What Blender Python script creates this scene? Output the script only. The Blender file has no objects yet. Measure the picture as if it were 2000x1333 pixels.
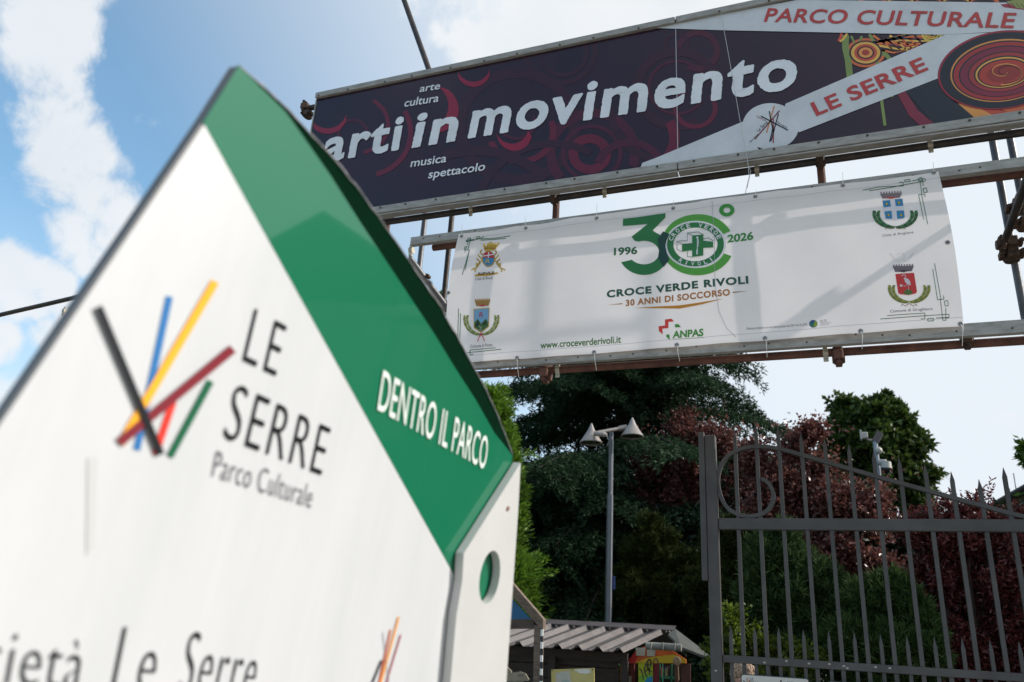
import bpy, bmesh, math, random
import numpy as np
from mathutils import Vector, Matrix
from mathutils.geometry import tessellate_polygon

random.seed(7)
rng = np.random.default_rng(11)
scn = bpy.context.scene
col = scn.collection

# ------------------------------------------------------------------ camera
EYE = Vector((0, 0, 1.6))
FOC = 1556.0
PITCH, ROLL, YAW = math.radians(20.74), math.radians(3.61), math.radians(21.73)
Fw = Vector((-math.sin(YAW)*math.cos(PITCH), math.cos(YAW)*math.cos(PITCH), math.sin(PITCH)))
R0 = Vector((math.cos(YAW), math.sin(YAW), 0))
U0 = R0.cross(Fw)
Rt = R0*math.cos(ROLL) + U0*math.sin(ROLL)
Up = -R0*math.sin(ROLL) + U0*math.cos(ROLL)
cd = bpy.data.cameras.new('camera')
cam = bpy.data.objects.new('camera', cd)
col.objects.link(cam)
cd.sensor_width = 36.0
cd.lens = 36.0*FOC/2000.0
cd.clip_start = 0.05
cd.clip_end = 2000
M = Matrix((Rt, Up, -Fw)).transposed().to_4x4()
M.translation = EYE
cam.matrix_world = M
cd.dof.use_dof = True
cd.dof.focus_distance = 5.6
cd.dof.aperture_fstop = 2.5
scn.camera = cam

def ray(px, py):
    return Fw*FOC + Rt*(px-1000.0) + Up*(667.0-py)

def atY(px, py, Y):
    d = ray(px, py)
    return EYE + d*(Y/d.y)

# ------------------------------------------------------------------ light
SUN = Vector((2.6, 1.0, 1.7)).normalized()
SUN_EL = math.asin(SUN.z)
sd = bpy.data.lights.new('sun', 'SUN')
sd.energy = 3.9
sd.angle = math.radians(0.9)
sd.color = (1.0, 0.945, 0.87)
so = bpy.data.objects.new('sun', sd)
col.objects.link(so)
so.rotation_euler = (-SUN).to_track_quat('-Z', 'Y').to_euler()
so.location = (30, 12, 20)

scn.view_settings.view_transform = 'Standard'
scn.view_settings.look = 'None'
scn.view_settings.gamma = 1
scn.view_settings.exposure = 0.36
scn.view_settings.use_curve_mapping = False
scn.render.engine = 'CYCLES'

world = bpy.data.worlds.new('World')
scn.world = world
world.use_nodes = True
wt = world.node_tree
wt.nodes.clear()

def wn(t, **kw):
    n = wt.nodes.new(t)
    for k, v in kw.items():
        setattr(n, k, v)
    return n

def wmath(op, a, b=None, c=None, clamp=False):
    n = wn('ShaderNodeMath', operation=op)
    n.use_clamp = clamp
    for i, v in enumerate((a, b, c)):
        if v is None:
            continue
        if isinstance(v, (int, float)):
            n.inputs[i].default_value = v
        else:
            wt.links.new(v, n.inputs[i])
    return n.outputs[0]

def wmix(f, a, b):
    n = wn('ShaderNodeMix', data_type='RGBA')
    for s, v in ((0, f), (6, a), (7, b)):
        if isinstance(v, (int, float, tuple)):
            n.inputs[s].default_value = v
        else:
            wt.links.new(v, n.inputs[s])
    return n.outputs[2]

tc = wn('ShaderNodeTexCoord')
DIR = tc.outputs['Generated']
sky = wn('ShaderNodeTexSky', sky_type='NISHITA')
sky.sun_disc = False
sky.sun_elevation = SUN_EL
sky.sun_rotation = math.atan2(SUN.x, SUN.y)
sky.air_density = 1.0
sky.dust_density = 1.2
sky.ozone_density = 1.6

def noise(scale, detail, rough, dist=0.0):
    n = wn('ShaderNodeTexNoise')
    n.inputs['Scale'].default_value = scale
    n.inputs['Detail'].default_value = detail
    n.inputs['Roughness'].default_value = rough
    n.inputs['Distortion'].default_value = dist
    wt.links.new(DIR, n.inputs['Vector'])
    return n.outputs[0]

def blob(px, py, rpx, gain=1.0):
    d = ray(px, py).normalized()
    v = wn('ShaderNodeVectorMath', operation='DISTANCE')
    wt.links.new(DIR, v.inputs[0])
    v.inputs[1].default_value = d
    r = rpx/1650.0
    m = wn('ShaderNodeMapRange', interpolation_type='SMOOTHSTEP')
    wt.links.new(v.outputs['Value'], m.inputs[0])
    m.inputs[1].default_value = r*1.35
    m.inputs[2].default_value = r*0.45
    m.inputs[3].default_value = 0.0
    m.inputs[4].default_value = gain
    return m.outputs[0]

big = noise(3.2, 9, 0.58, 0.25)
fine = noise(11.0, 10, 0.62, 0.35)
acc = None
for b in ((105, -60, 95, 1), (100, 40, 85, 1), (75, 130, 80, 1), (100, 210, 85, .95), (70, 250, 60, .8), (150, 310, 95, 1), (215, 400, 75, 1), (265, 345, 30, .5), (190, 470, 85, 1), (230, 330, 40, .8),
          (20, 560, 75, 1), (85, 570, 70, 1), (120, 650, 60, .9), (-20, 660, 60, .8), (-300, 640, 200, 1), (260, 600, 90, .9), (20, 780, 60, .6),
          (285, 250, 46, .30), (960, 70, 95, 1), (1110, 10, 170, 1.1), (1000, -120, 220, 1), (870, 60, 40, .6), (1330, -80, 260, 1.1), (0, 160, 35, .5)):
    o = blob(*b)
    acc = o if acc is None else wmath('MAXIMUM', acc, o)
# thin general cloud cover elsewhere, kept off the clear blue patch in view
gen = wmath('MULTIPLY', wmath('SUBTRACT', big, 0.50), 3.2, clamp=True)
clear = wmath('MAXIMUM', blob(540, 150, 440, 1.0), blob(40, 330, 330, 1.0))
clear = wmath('SUBTRACT', 1.0, wmath('MULTIPLY', clear, 0.97), clamp=True)
gen = wmath('MULTIPLY', gen, clear)
acc = wmath('MAXIMUM', acc, gen)
dens = wmath('ADD', acc, wmath('MULTIPLY', wmath('SUBTRACT', fine, 0.5), 2.5))
dens = wmath('ADD', dens, wmath('MULTIPLY', wmath('SUBTRACT', big, 0.5), 0.9))
cm = wn('ShaderNodeMapRange', interpolation_type='SMOOTHSTEP')
wt.links.new(dens, cm.inputs[0])
cm.inputs[1].default_value = 0.33
cm.inputs[2].default_value = 0.92
cloud = wmath('MULTIPLY', cm.outputs[0], 0.94)
# haze: brighter towards the sun and the horizon
dot = wn('ShaderNodeVectorMath', operation='DOT_PRODUCT')
wt.links.new(DIR, dot.inputs[0])
dot.inputs[1].default_value = SUN
hz = wn('ShaderNodeMapRange', interpolation_type='SMOOTHSTEP')
wt.links.new(dot.outputs['Value'], hz.inputs[0])
hz.inputs[1].default_value = -0.22
hz.inputs[2].default_value = 0.50
sep = wn('ShaderNodeSeparateXYZ')
wt.links.new(DIR, sep.inputs[0])
lowz = wn('ShaderNodeMapRange', interpolation_type='SMOOTHSTEP')
wt.links.new(sep.outputs['Z'], lowz.inputs[0])
lowz.inputs[1].default_value = 0.55
lowz.inputs[2].default_value = -0.05
lowz.inputs[3].default_value = 0.0
lowz.inputs[4].default_value = 0.85
hazef = wmath('MAXIMUM', wmath('MAXIMUM', hz.outputs[0], lowz.outputs[0]), 0.08)
SKYG = 1.0
haze_c = (5.35, 5.8, 6.25, 1)
gain = wn('ShaderNodeMix', data_type='RGBA', blend_type='MULTIPLY')
gain.inputs[0].default_value = 1.0
wt.links.new(sky.outputs[0], gain.inputs[6])
gain.inputs[7].default_value = (1.16, 1.60, 1.58, 1)
c1 = wmix(hazef, gain.outputs[2], haze_c)
shade = wmix(wmath('MULTIPLY', wmath('SUBTRACT', big, 0.35), 2.0, clamp=True), (5.2, 5.5, 5.8, 1), (6.5, 6.55, 6.6, 1))
c2 = wmix(cloud, c1, shade)
bg = wn('ShaderNodeBackground')
bg.inputs['Strength'].default_value = 0.12
wt.links.new(c2, bg.inputs['Color'])
wo = wn('ShaderNodeOutputWorld')
wt.links.new(bg.outputs[0], wo.inputs['Surface'])

# ------------------------------------------------------------------ materials
MATS = {}

def mat(name, color, rough=0.6, metal=0.0, var=0.0, vscale=6.0, bump=0.0, bscale=40.0, coat=0.0, color2=None,
        trans=0.0, island=False, spec=0.5, stretch=None, contrast=(0.35, 0.65)):
    if name in MATS:
        return MATS[name]
    m = bpy.data.materials.new(name)
    m.use_nodes = True
    t = m.node_tree
    b = t.nodes['Principled BSDF']
    b.inputs['Roughness'].default_value = rough
    b.inputs['Metallic'].default_value = metal
    b.inputs['Specular IOR Level'].default_value = spec
    if coat:
        b.inputs['Coat Weight'].default_value = coat
        b.inputs['Coat Roughness'].default_value = 0.04
        b.inputs['Coat IOR'].default_value = 1.5 if coat < .7 else 1.75
    c = tuple(color) + (1,)
    b.inputs['Base Color'].default_value = c
    vec = None
    if var or bump or color2:
        tcn = t.nodes.new('ShaderNodeTexCoord')
        vec = tcn.outputs['Object']
        if stretch:
            mp = t.nodes.new('ShaderNodeMapping')
            mp.inputs['Scale'].default_value = stretch
            t.links.new(vec, mp.inputs[0])
            vec = mp.outputs[0]
    colout = None
    if var or color2:
        r = t.nodes.new('ShaderNodeValToRGB')
        if color2 is None:
            lo = tuple(x*(1-var) for x in color)+(1,)
            hi = tuple(min(1, x*(1+var)) for x in color)+(1,)
        else:
            lo, hi = c, tuple(color2)+(1,)
        r.color_ramp.elements[0].color = lo
        r.color_ramp.elements[1].color = hi
        if island:
            g = t.nodes.new('ShaderNodeNewGeometry')
            t.links.new(g.outputs['Random Per Island'], r.inputs[0])
        else:
            n = t.nodes.new('ShaderNodeTexNoise')
            n.inputs['Scale'].default_value = vscale
            n.inputs['Detail'].default_value = 7
            n.inputs['Roughness'].default_value = 0.65
            t.links.new(vec, n.inputs['Vector'])
            r.color_ramp.elements[0].position = contrast[0]
            r.color_ramp.elements[1].position = contrast[1]
            t.links.new(n.outputs[0], r.inputs[0])
        colout = r.outputs[0]
        t.links.new(colout, b.inputs['Base Color'])
    if bump:
        n2 = t.nodes.new('ShaderNodeTexNoise')
        n2.inputs['Scale'].default_value = bscale
        n2.inputs['Detail'].default_value = 6
        t.links.new(vec, n2.inputs['Vector'])
        bp = t.nodes.new('ShaderNodeBump')
        bp.inputs['Strength'].default_value = bump
        bp.inputs['Distance'].default_value = 0.01
        t.links.new(n2.outputs[0], bp.inputs['Height'])
        t.links.new(bp.outputs[0], b.inputs['Normal'])
    if trans:
        tr = t.nodes.new('ShaderNodeBsdfTranslucent')
        tr.inputs[0].default_value = c
        if colout:
            t.links.new(colout, tr.inputs[0])
        mx = t.nodes.new('ShaderNodeMixShader')
        mx.inputs[0].default_value = trans
        t.links.new(b.outputs[0], mx.inputs[1])
        t.links.new(tr.outputs[0], mx.inputs[2])
        t.links.new(mx.outputs[0], t.nodes['Material Output'].inputs['Surface'])
    MATS[name] = m
    return m

def srgb(h):
    h = h.lstrip('#')
    o = []
    for i in (0, 2, 4):
        v = int(h[i:i+2], 16)/255
        o.append(v/12.92 if v <= 0.04045 else ((v+0.055)/1.055)**2.4)
    return tuple(o)

def ink(h, kind='film'):
    """printed ink: kind film (glossy canvas), cloth (translucent banner), gloss (foreground sign)"""
    key = 'ink_%s_%s' % (kind, h)
    if kind == 'cloth':
        return mat(key, srgb(h), 0.6, trans=0.27)
    if kind == 'gloss':
        return mat(key, srgb(h), 0.25)
    return mat(key, srgb(h), 0.2, var=0.10, vscale=3)

PAINT_GATE = mat('gate_paint', (0.040, 0.038, 0.038), 0.5, color2=(0.066, 0.062, 0.060), vscale=4, bump=0.12, bscale=120)
RUST = mat('rusty_steel', (0.062, 0.022, 0.015), 0.8, color2=(0.14, 0.055, 0.035), vscale=8, bump=0.4, bscale=60)
DARKSTEEL = mat('dark_steel', (0.03, 0.027, 0.025), 0.55, metal=0.3, color2=(0.085, 0.055, 0.042), vscale=7, bump=0.4, bscale=70, contrast=(0.45, 0.75))
GALV = mat('galvanised_steel', (0.085, 0.088, 0.095), 0.5, metal=0.5, color2=(0.16, 0.16, 0.17), vscale=6, bump=0.2)
CAST = mat('cast_coupler', (0.035, 0.026, 0.021), 0.7, metal=0.3, color2=(0.12, 0.065, 0.04), vscale=25, bump=0.7, bscale=80)
ZINC = mat('zinc_clamp', (0.34, 0.29, 0.2), 0.45, metal=0.6, color2=(0.5, 0.46, 0.38), vscale=40)
ALU = mat('aluminium_profile', (0.23, 0.215, 0.195), 0.55, metal=0.2, color2=(0.36, 0.345, 0.32), vscale=9, bump=0.15, stretch=(1, 4, 4))
SCREW = mat('old_screw', (0.07, 0.05, 0.035), 0.6, metal=0.5)

# ------------------------------------------------------------------ helpers
def tag(o, label=None, cat=None, group=None, kind=None):
    if label: o['label'] = label
    if cat: o['category'] = cat
    if group: o['group'] = group
    if kind: o['kind'] = kind
    return o

def thing(name, loc, label, cat, group=None):
    o = bpy.data.objects.new(name, None)
    col.objects.link(o)
    o.location = loc
    o.empty_display_size = 0.2
    return tag(o, label, cat, group)

def link(name, me, mats, parent=None):
    o = bpy.data.objects.new(name, me)
    col.objects.link(o)
    for m in (mats if isinstance(mats, (list, tuple)) else [mats]):
        me.materials.append(m)
    if parent is not None:
        o.parent = parent
        root = parent
        off = Vector((0, 0, 0))
        while root is not None:
            off += root.location
            root = root.parent
        o.location = -off      # meshes are built in world coordinates
    return o

def world_off(parent):
    off = Vector((0, 0, 0))
    while parent is not None:
        off += parent.location
        parent = parent.parent
    return off

class MB:
    def __init__(s):
        s.bm = bmesh.new()
    def box(s, c, size, rot=None, bevel=0.0):
        m = Matrix.Translation(Vector(c)) @ (rot.to_4x4() if rot else Matrix.Identity(4)) @ Matrix.Diagonal(Vector(size)).to_4x4()
        r = bmesh.ops.create_cube(s.bm, size=1, matrix=m)
        if bevel:
            es = list({e for v in r['verts'] for e in v.link_edges})
            bmesh.ops.bevel(s.bm, geom=es, offset=bevel, segments=1, affect='EDGES')
        return s
    def tube(s, a, b, r, r2=None, seg=14, caps=True):
        a, b = Vector(a), Vector(b)
        d = b-a
        q = d.to_track_quat('Z', 'Y').to_matrix().to_4x4()
        bmesh.ops.create_cone(s.bm, cap_ends=caps, segments=seg, radius1=r, radius2=(r if r2 is None else r2), depth=d.length,
                              matrix=Matrix.Translation((a+b)/2) @ q)
        return s
    def bar(s, a, b, w, h, up=(0, 0, 1), bevel=0.0):
        a, b = Vector(a), Vector(b)
        d = (b-a)
        z = d.normalized()
        x = Vector(up).cross(z).normalized()
        y = z.cross(x)
        rot = Matrix((x, y, z)).transposed()
        return s.box((a+b)/2, (w, h, d.length), rot, bevel)
    def sphere(s, c, r, seg=12, scale=(1, 1, 1)):
        bmesh.ops.create_uvsphere(s.bm, u_segments=seg, v_segments=max(6, seg//2+2), radius=r,
                                  matrix=Matrix.Translation(Vector(c)) @ Matrix.Diagonal(Vector(scale)).to_4x4())
        return s
    def prism(s, pts, n, th):
        """closed outline pts (3D, planar) extruded by th along -n"""
        n = Vector(n)
        pts = [Vector(p) for p in pts]
        tris = tessellate_polygon([pts])
        f = [s.bm.verts.new(p) for p in pts]
        b = [s.bm.verts.new(p-n*th) for p in pts]
        for t in tris:
            s.bm.faces.new([f[i] for i in t])
            s.bm.faces.new([b[i] for i in reversed(t)])
        k = len(pts)
        for i in range(k):
            j = (i+1) % k
            s.bm.faces.new((f[i], f[j], b[j], b[i]))
        return s
    def build(s, name, m, parent=None, smooth=False):
        bmesh.ops.recalc_face_normals(s.bm, faces=s.bm.faces)
        me = bpy.data.meshes.new(name)
        s.bm.to_mesh(me)
        s.bm.free()
        if smooth:
            me.shade_smooth()
            try:
                me.set_sharp_from_angle(angle=math.radians(40))
            except Exception:
                pass
        return link(name, me, m, parent)

def tube_path(name, pts, r, m, parent, seg=8, closed=False):
    """round or tapered tube through points"""
    pts = [Vector(p) for p in pts]
    n = len(pts)
    rs = r if isinstance(r, (list, tuple)) else [r]*n
    bm = bmesh.new()
    rings = []
    prev = None
    for i, p in enumerate(pts):
        t = (pts[min(i+1, n-1)]-pts[max(i-1, 0)]).normalized()
        x = (prev - t*prev.dot(t)) if prev is not None else t.orthogonal()
        x.normalize()
        y = t.cross(x)
        prev = x
        rings.append([bm.verts.new(p + (x*math.cos(a)+y*math.sin(a))*rs[i]) for a in [2*math.pi*k/seg for k in range(seg)]])
    for a, b in zip(rings, rings[1:]):
        for k in range(seg):
            bm.faces.new((a[k], a[(k+1) % seg], b[(k+1) % seg], b[k]))
    bm.faces.new(rings[0][::-1])
    bm.faces.new(rings[-1])
    me = bpy.data.meshes.new(name)
    bm.to_mesh(me)
    bm.free()
    me.shade_smooth()
    return link(name, me, m, parent)

_tc = {}
def glyphs(text, bold=0.0, spacing=1.0):
    """text as triangles: (verts 2D, tris), built-in font"""
    key = (text, bold, spacing)
    if key in _tc:
        return _tc[key]
    cu = bpy.data.curves.new('t', 'FONT')
    cu.body = text
    cu.resolution_u = 5
    cu.offset = bold
    cu.space_character = spacing
    ob = bpy.data.objects.new('t', cu)
    col.objects.link(ob)
    dg = bpy.context.evaluated_depsgraph_get()
    ev = ob.evaluated_get(dg)
    me = ev.to_mesh()
    vs = [(v.co.x, v.co.y) for v in me.vertices]
    fs = [tuple(p.vertices) for p in me.polygons]
    ev.to_mesh_clear()
    bpy.data.objects.remove(ob)
    bpy.data.curves.remove(cu)
    _tc[key] = (vs, fs)
    return vs, fs

class Art:
    """flat print gathered into ONE mesh; surf(px, py, lift) gives the 3D point on the printed surface"""
    def __init__(s, surf, kind, lift=0.0025, maxlen=None):
        s.surf, s.kind, s.lift, s.maxlen = surf, kind, lift, maxlen
        s.v, s.f, s.mi, s.mats = [], [], [], []
    def _m(s, h):
        m = ink(h, s.kind)
        if m not in s.mats:
            s.mats.append(m)
        return s.mats.index(m)
    def add(s, pts, faces, h, layer=0):
        k = len(s.v)
        if s.maxlen:
            bm = bmesh.new()
            vv = [bm.verts.new((p[0], p[1], 0)) for p in pts]
            for f in faces:
                try: bm.faces.new([vv[i] for i in f])
                except ValueError: pass
            bmesh.ops.triangulate(bm, faces=bm.faces)
            for _ in range(7):
                es = [e for e in bm.edges if e.calc_length() > s.maxlen]
                if not es: break
                bmesh.ops.subdivide_edges(bm, edges=es, cuts=1)
                bmesh.ops.triangulate(bm, faces=bm.faces)
            bm.verts.index_update()
            pts = [(v.co.x, v.co.y) for v in bm.verts]
            faces = [[v.index for v in f.verts] for f in bm.faces]
            bm.free()
        L = s.lift + 0.0012*layer
        s.v += [s.surf(p[0], p[1], L) for p in pts]
        mi = s._m(h)
        for f in faces:
            s.f.append([i+k for i in f])
            s.mi.append(mi)
        return s
    def poly(s, pts, h, layer=0):
        tr = tessellate_polygon([[Vector((p[0], p[1], 0)) for p in pts]])
        return s.add(pts, [list(t) for t in tr], h, layer)
    def stroke(s, pts, w, h, layer=0, w2=None):
        n = len(pts)
        L, Rr = [], []
        for i, p in enumerate(pts):
            a = pts[max(i-1, 0)]; b = pts[min(i+1, n-1)]
            d = Vector((b[0]-a[0], b[1]-a[1])).normalized()
            ww = (w if w2 is None else w + (w2-w)*i/(n-1))/2
            L.append((p[0]-d.y*ww, p[1]+d.x*ww)); Rr.append((p[0]+d.y*ww, p[1]-d.x*ww))
        fs = [[i, i+1, n+i+1, n+i] for i in range(n-1)]
        return s.add(L+Rr, fs, h, layer)
    def ring(s, c, rx, ry, ix, iy, h, a0=0, a1=360, layer=0, inside=None, seg=72, rot=0.0, ci=None):
        ci = ci or c
        n = max(4, int(seg*abs(a1-a0)/360))
        A, B = [], []
        cr, sr = math.cos(math.radians(rot)), math.sin(math.radians(rot))
        for i in range(n+1):
            a = math.radians(a0+(a1-a0)*i/n)
            x, y = math.cos(a), -math.sin(a)
            A.append((c[0]+rx*x*cr-ry*y*sr, c[1]+rx*x*sr+ry*y*cr)); B.append((ci[0]+ix*x*cr-iy*y*sr, ci[1]+ix*x*sr+iy*y*cr))
        fs = []
        for i in range(n):
            if inside:
                m = ((A[i][0]+B[i+1][0])/2, (A[i][1]+B[i+1][1])/2)
                if not (inside(*A[i]) and inside(*B[i]) and inside(*A[i+1]) and inside(*B[i+1])): continue
            fs.append([i, i+1, n+1+i+1, n+1+i])
        return s.add(A+B, fs, h, layer)
    def disk(s, c, rx, ry, h, layer=0, rot=0.0, seg=40):
        cr, sr = math.cos(math.radians(rot)), math.sin(math.radians(rot))
        pts = [(c[0]+rx*math.cos(t)*cr-ry*math.sin(t)*sr, c[1]+rx*math.cos(t)*sr+ry*math.sin(t)*cr) for t in [2*math.pi*i/seg for i in range(seg)]]
        return s.poly(pts, h, layer)
    def text(s, txt, bl, br, tl, h, bold=0.0, layer=1, rough=0.0, spacing=1.0, dilate=0.0):
        """bl, br: ends of the baseline; tl: top of the tallest letter above bl (all pixels of the print)"""
        vs, fs = glyphs(txt, bold, spacing)
        if not vs: return s
        x0 = min(v[0] for v in vs); x1 = max(v[0] for v in vs); y1 = max(v[1] for v in vs)
        P0, P1, P2 = s.surf(bl[0], bl[1], 0), s.surf(br[0], br[1], 0), s.surf(tl[0], tl[1], 0)
        ex, ey = P1-P0, P2-P0
        n = s.surf(bl[0], bl[1], 1.0)-s.surf(bl[0], bl[1], 0.0)
        L = s.lift+0.0012*layer
        if rough:
            bm = bmesh.new()
            vv = [bm.verts.new((v[0], v[1], 0)) for v in vs]
            for f in fs:
                try: bm.faces.new([vv[i] for i in f])
                except ValueError: pass
            bmesh.ops.remove_doubles(bm, verts=bm.verts, dist=1e-6)
            for _ in range(4):
                es = [e for e in bm.edges if len(e.link_faces) == 1 and e.calc_length() > 0.055]
                if not es: break
                bmesh.ops.subdivide_edges(bm, edges=es, cuts=1)
            rr = random.Random(5)
            for v in bm.verts:
                if any(len(e.link_faces) == 1 for e in v.link_edges):
                    v.co.x += rr.uniform(-rough, rough); v.co.y += rr.uniform(-rough, rough)
            bmesh.ops.triangulate(bm, faces=bm.faces)
            bm.verts.index_update()
            vs = [(v.co.x, v.co.y) for v in bm.verts]
            fs = [[v.index for v in f.verts] for f in bm.faces]
            bm.free()
        mi = s._m(h)
        for c in range(11 if dilate else 1):
            k = len(s.v)
            rr = random.Random(c)
            ddx, ddy = (dilate*math.cos(c*.571*1.0), dilate*math.sin(c*.571)) if c else (0, 0)
            out = [P0+ex*((v[0]+ddx-x0+(rr.uniform(-1, 1)*rough*.6))/(x1-x0))+ey*((v[1]+ddy+(rr.uniform(-1, 1)*rough*.6))/y1) for v in vs]
            s.v += [s.relief(p, n, L+c*.00006) for p in out]
            for f in fs:
                s.f.append([i+k for i in f]); s.mi.append(mi)
        return s
    def relief(s, p, n, L):
        return p+n*L
    def build(s, name, parent, label=None):
        me = bpy.data.meshes.new(name)
        me.from_pydata([tuple(v) for v in s.v], [], s.f)
        for m in s.mats: me.materials.append(m)
        me.polygons.foreach_set('material_index', s.mi)
        o = bpy.data.objects.new(name, me)
        col.objects.link(o)
        o.parent = parent
        o.location = -world_off(parent)
        if label: o['label'] = label
        return o

# ------------------------------------------------------------------ ground
def sheet(name, x0, x1, y0, y1, z, m, nx=1, ny=1):
    bm = bmesh.new()
    bmesh.ops.create_grid(bm, x_segments=nx, y_segments=ny, size=0.5,
                          matrix=Matrix.Translation(((x0+x1)/2, (y0+y1)/2, z)) @ Matrix.Diagonal((x1-x0, y1-y0, 1, 1)))
    me = bpy.data.meshes.new(name)
    bm.to_mesh(me); bm.free()
    o = link(name, me, m)
    o['kind'] = 'structure'
    return o
sheet('ground', -900, 900, -900, 900, 0, mat('grass_soil', (0.035, 0.05, 0.02), 0.95, color2=(0.07, 0.08, 0.035), vscale=1.5, bump=0.6))
sheet('pavement', -14, 14, -14, 6.2, 0.004, mat('pavement_concrete', (0.34, 0.32, 0.29), 0.9, var=0.2, vscale=2, bump=0.3))
sheet('gravel_path', -5.5, 1.5, 6.2, 13, 0.008, mat('gravel', (0.24, 0.22, 0.18), 0.95, var=0.3, vscale=30, bump=0.8))

# ------------------------------------------------------------------ building on the right
house = thing('building', (6.5, 15, 0), 'beige plastered building with a dark gutter behind the red maples at the right edge', 'building')
HW = mat('beige_plaster', (0.28, 0.22, 0.15), 0.9, var=0.12, vscale=1.2, bump=0.2)
HB = mat('cornice_plaster', (0.34, 0.28, 0.19), 0.85, var=0.1)
HR = mat('dark_roof_tiles', (0.03, 0.027, 0.03), 0.7, var=0.3, vscale=9, bump=0.6)
def hpt(t, out, z):    # t = distance from the far corner towards the street
    d = Vector((0.12, -1, 0)).normalized(); nrm = Vector((-1, -0.12, 0)).normalized()
    return Vector((4.75, 25.2, 0)) + d*t + nrm*out + Vector((0, 0, z))
L_ = 14.0
MB().prism([hpt(0, 0, 0), hpt(L_, 0, 0), hpt(L_, 0, 5.72), hpt(0, 0, 5.72)], (-1, -0.12, 0), 7).build('wall', HW, house)
MB().prism([hpt(-.2, .08, 5.45), hpt(L_+.2, .08, 5.45), hpt(L_+.2, .08, 5.715), hpt(-.2, .08, 5.715)], (-1, -0.12, 0), 0.07).build('cornice', HB, house)
MB().prism([hpt(-.3, .3, 5.722), hpt(L_+.3, .3, 5.722), hpt(L_+.3, .3, 5.85), hpt(-.3, .3, 5.85)], (-1, -0.12, 0), 0.5).build('soffit', HB, house)
rf = MB()
rf.prism([hpt(-.4, .4, 5.86), hpt(L_+.4, .4, 5.86), hpt(L_+.4, -3.6, 7.6), hpt(-.4, -3.6, 7.6)], (0, 0, 1), 0.12)
rf.prism([hpt(-.4, -7.4, 5.86), hpt(-.4, -3.6, 7.6), hpt(L_+.4, -3.6, 7.6), hpt(L_+.4, -7.4, 5.86)], (0, 0, 1), 0.12)
rf.build('roof', HR, house)
g = MB(); g.tube(hpt(-.4, .44, 5.84), hpt(L_+.4, .44, 5.84), 0.07); g.build('gutter', HR, house)
MB().tube(hpt(2.6, .02, 0), hpt(2.6, .02, 5.4), 0.045).build('downpipe', HR, house)
wmat = mat('window_glass', (0.03, 0.035, 0.04), 0.08)
for t in (4.2, 7.6, 11.0):
    w = MB(); w.prism([hpt(t, .03, 3.2), hpt(t+1.1, .03, 3.2), hpt(t+1.1, .03, 4.9), hpt(t, .03, 4.9)], (-1, -0.12, 0), 0.02); wo_ = w.build('window', wmat, house)
    fr = MB()
    for a, b in (((t-.05, 3.15), (t+1.15, 3.15)), ((t-.05, 4.95), (t+1.15, 4.95)), ((t, 3.15), (t, 4.95)), ((t+1.1, 3.15), (t+1.1, 4.95)), ((t+.55, 3.15), (t+.55, 4.95))):
        fr.bar(hpt(a[0], .06, a[1]), hpt(b[0], .06, b[1]), .07, .05, up=(1, .12, 0))
    fr.build('frame', HB, wo_)
for t in (3.2, 4.3, 5.6, 1.6):      # snow guards / lightning rod along the eave
    MB().bar(hpt(t, .36, 5.9), hpt(t, .36, 6.06), .05, .03, up=(1, 0, 0)).build('snow_guard', GALV, house)
MB().tube(hpt(1.9, .3, 5.9), hpt(1.9, .3, 6.4), .012, seg=6).build('lightning_rod', GALV, house)

# ------------------------------------------------------------------ billboard
YS = 5.0
bill = thing('billboard', (-1.3, YS, 4.8), 'long dark purple billboard in a grey metal frame with white words, above the white banner', 'billboard')
def S(px, py, lift=0.0):
    return atY(px, py, YS) + Vector((0, -1, 0))*lift
zt, zb = S(621, 179).z, S(735, 418).z
SX0, SX1 = S(621, 179).x, 2.6
ZT, ZB = 6.258, 4.862
FW = 0.085          # frame leg width
CAN = mat('canvas_print', (0.019, 0.009, 0.018), 0.16, color2=(0.036, 0.010, 0.020), vscale=0.8, bump=0.03, bscale=1.2, trans=0.03)
MB().box(((SX0+SX1)/2, YS+.01, (ZT+ZB)/2), (SX1-SX0-.02, .02, ZT-ZB-.02)).build('canvas', CAN, bill)
seamx = S(1322, 180).x
for x0, x1 in ((SX0, seamx-.003), (seamx+.003, SX1)):
    o = MB(); o.box(((x0+x1)/2, YS-.012, ZT-.028), (x1-x0, .036, .056), bevel=.004); o.build('frame_rail', ALU, bill)
    o = MB(); o.box(((x0+x1)/2, YS-.012, ZB+FW/2-.01), (x1-x0, .036, FW-.02), bevel=.004)
    o.box(((x0+x1)/2, YS+.012, ZB-.012), (x1-x0, .07, .012)); o.build('frame_rail', ALU, bill)
MB().box((SX0+.004, YS+.008, (ZT+ZB)/2), (.012, .03, ZT-ZB-.12)).build('frame_stile', ALU, bill)
MB().box((SX1, YS-.01, (ZT+ZB)/2), (.05, .03, ZT-ZB-.12)).build('frame_stile', ALU, bill)
seam = MB(); seam.box((seamx, YS-.0035, (ZT+ZB)/2+.02), (.004, .004, ZT-ZB-.15)); seam.build('seam', mat('seam_light', (.5, .5, .52), .6), bill)  # light shining along the canvas joint, put in as a pale strip
scr = MB()
scr.tube((0, 0, 0), (0, -.006, 0), .008, seg=8)
sc0 = scr.build('screw', SCREW, bill)
first = True
for z, xs in ((ZT-.046, np.arange(SX0+.06, SX1-.3, .33)), (ZB+.045, np.arange(SX0+.25, SX1-.3, .29))):
    for x in xs:
        o = sc0 if first else sc0.copy()
        if not first:
            col.objects.link(o); o.parent = bill
        first = False
        o.location = Vector((x+random.uniform(-.05, .05), YS-.03, z)) - bill.location
def C2(x, y): return (1280+x/2.776, y/2.776)
def C1(x, y): return (560+x/2.777, y/2.777)
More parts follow.
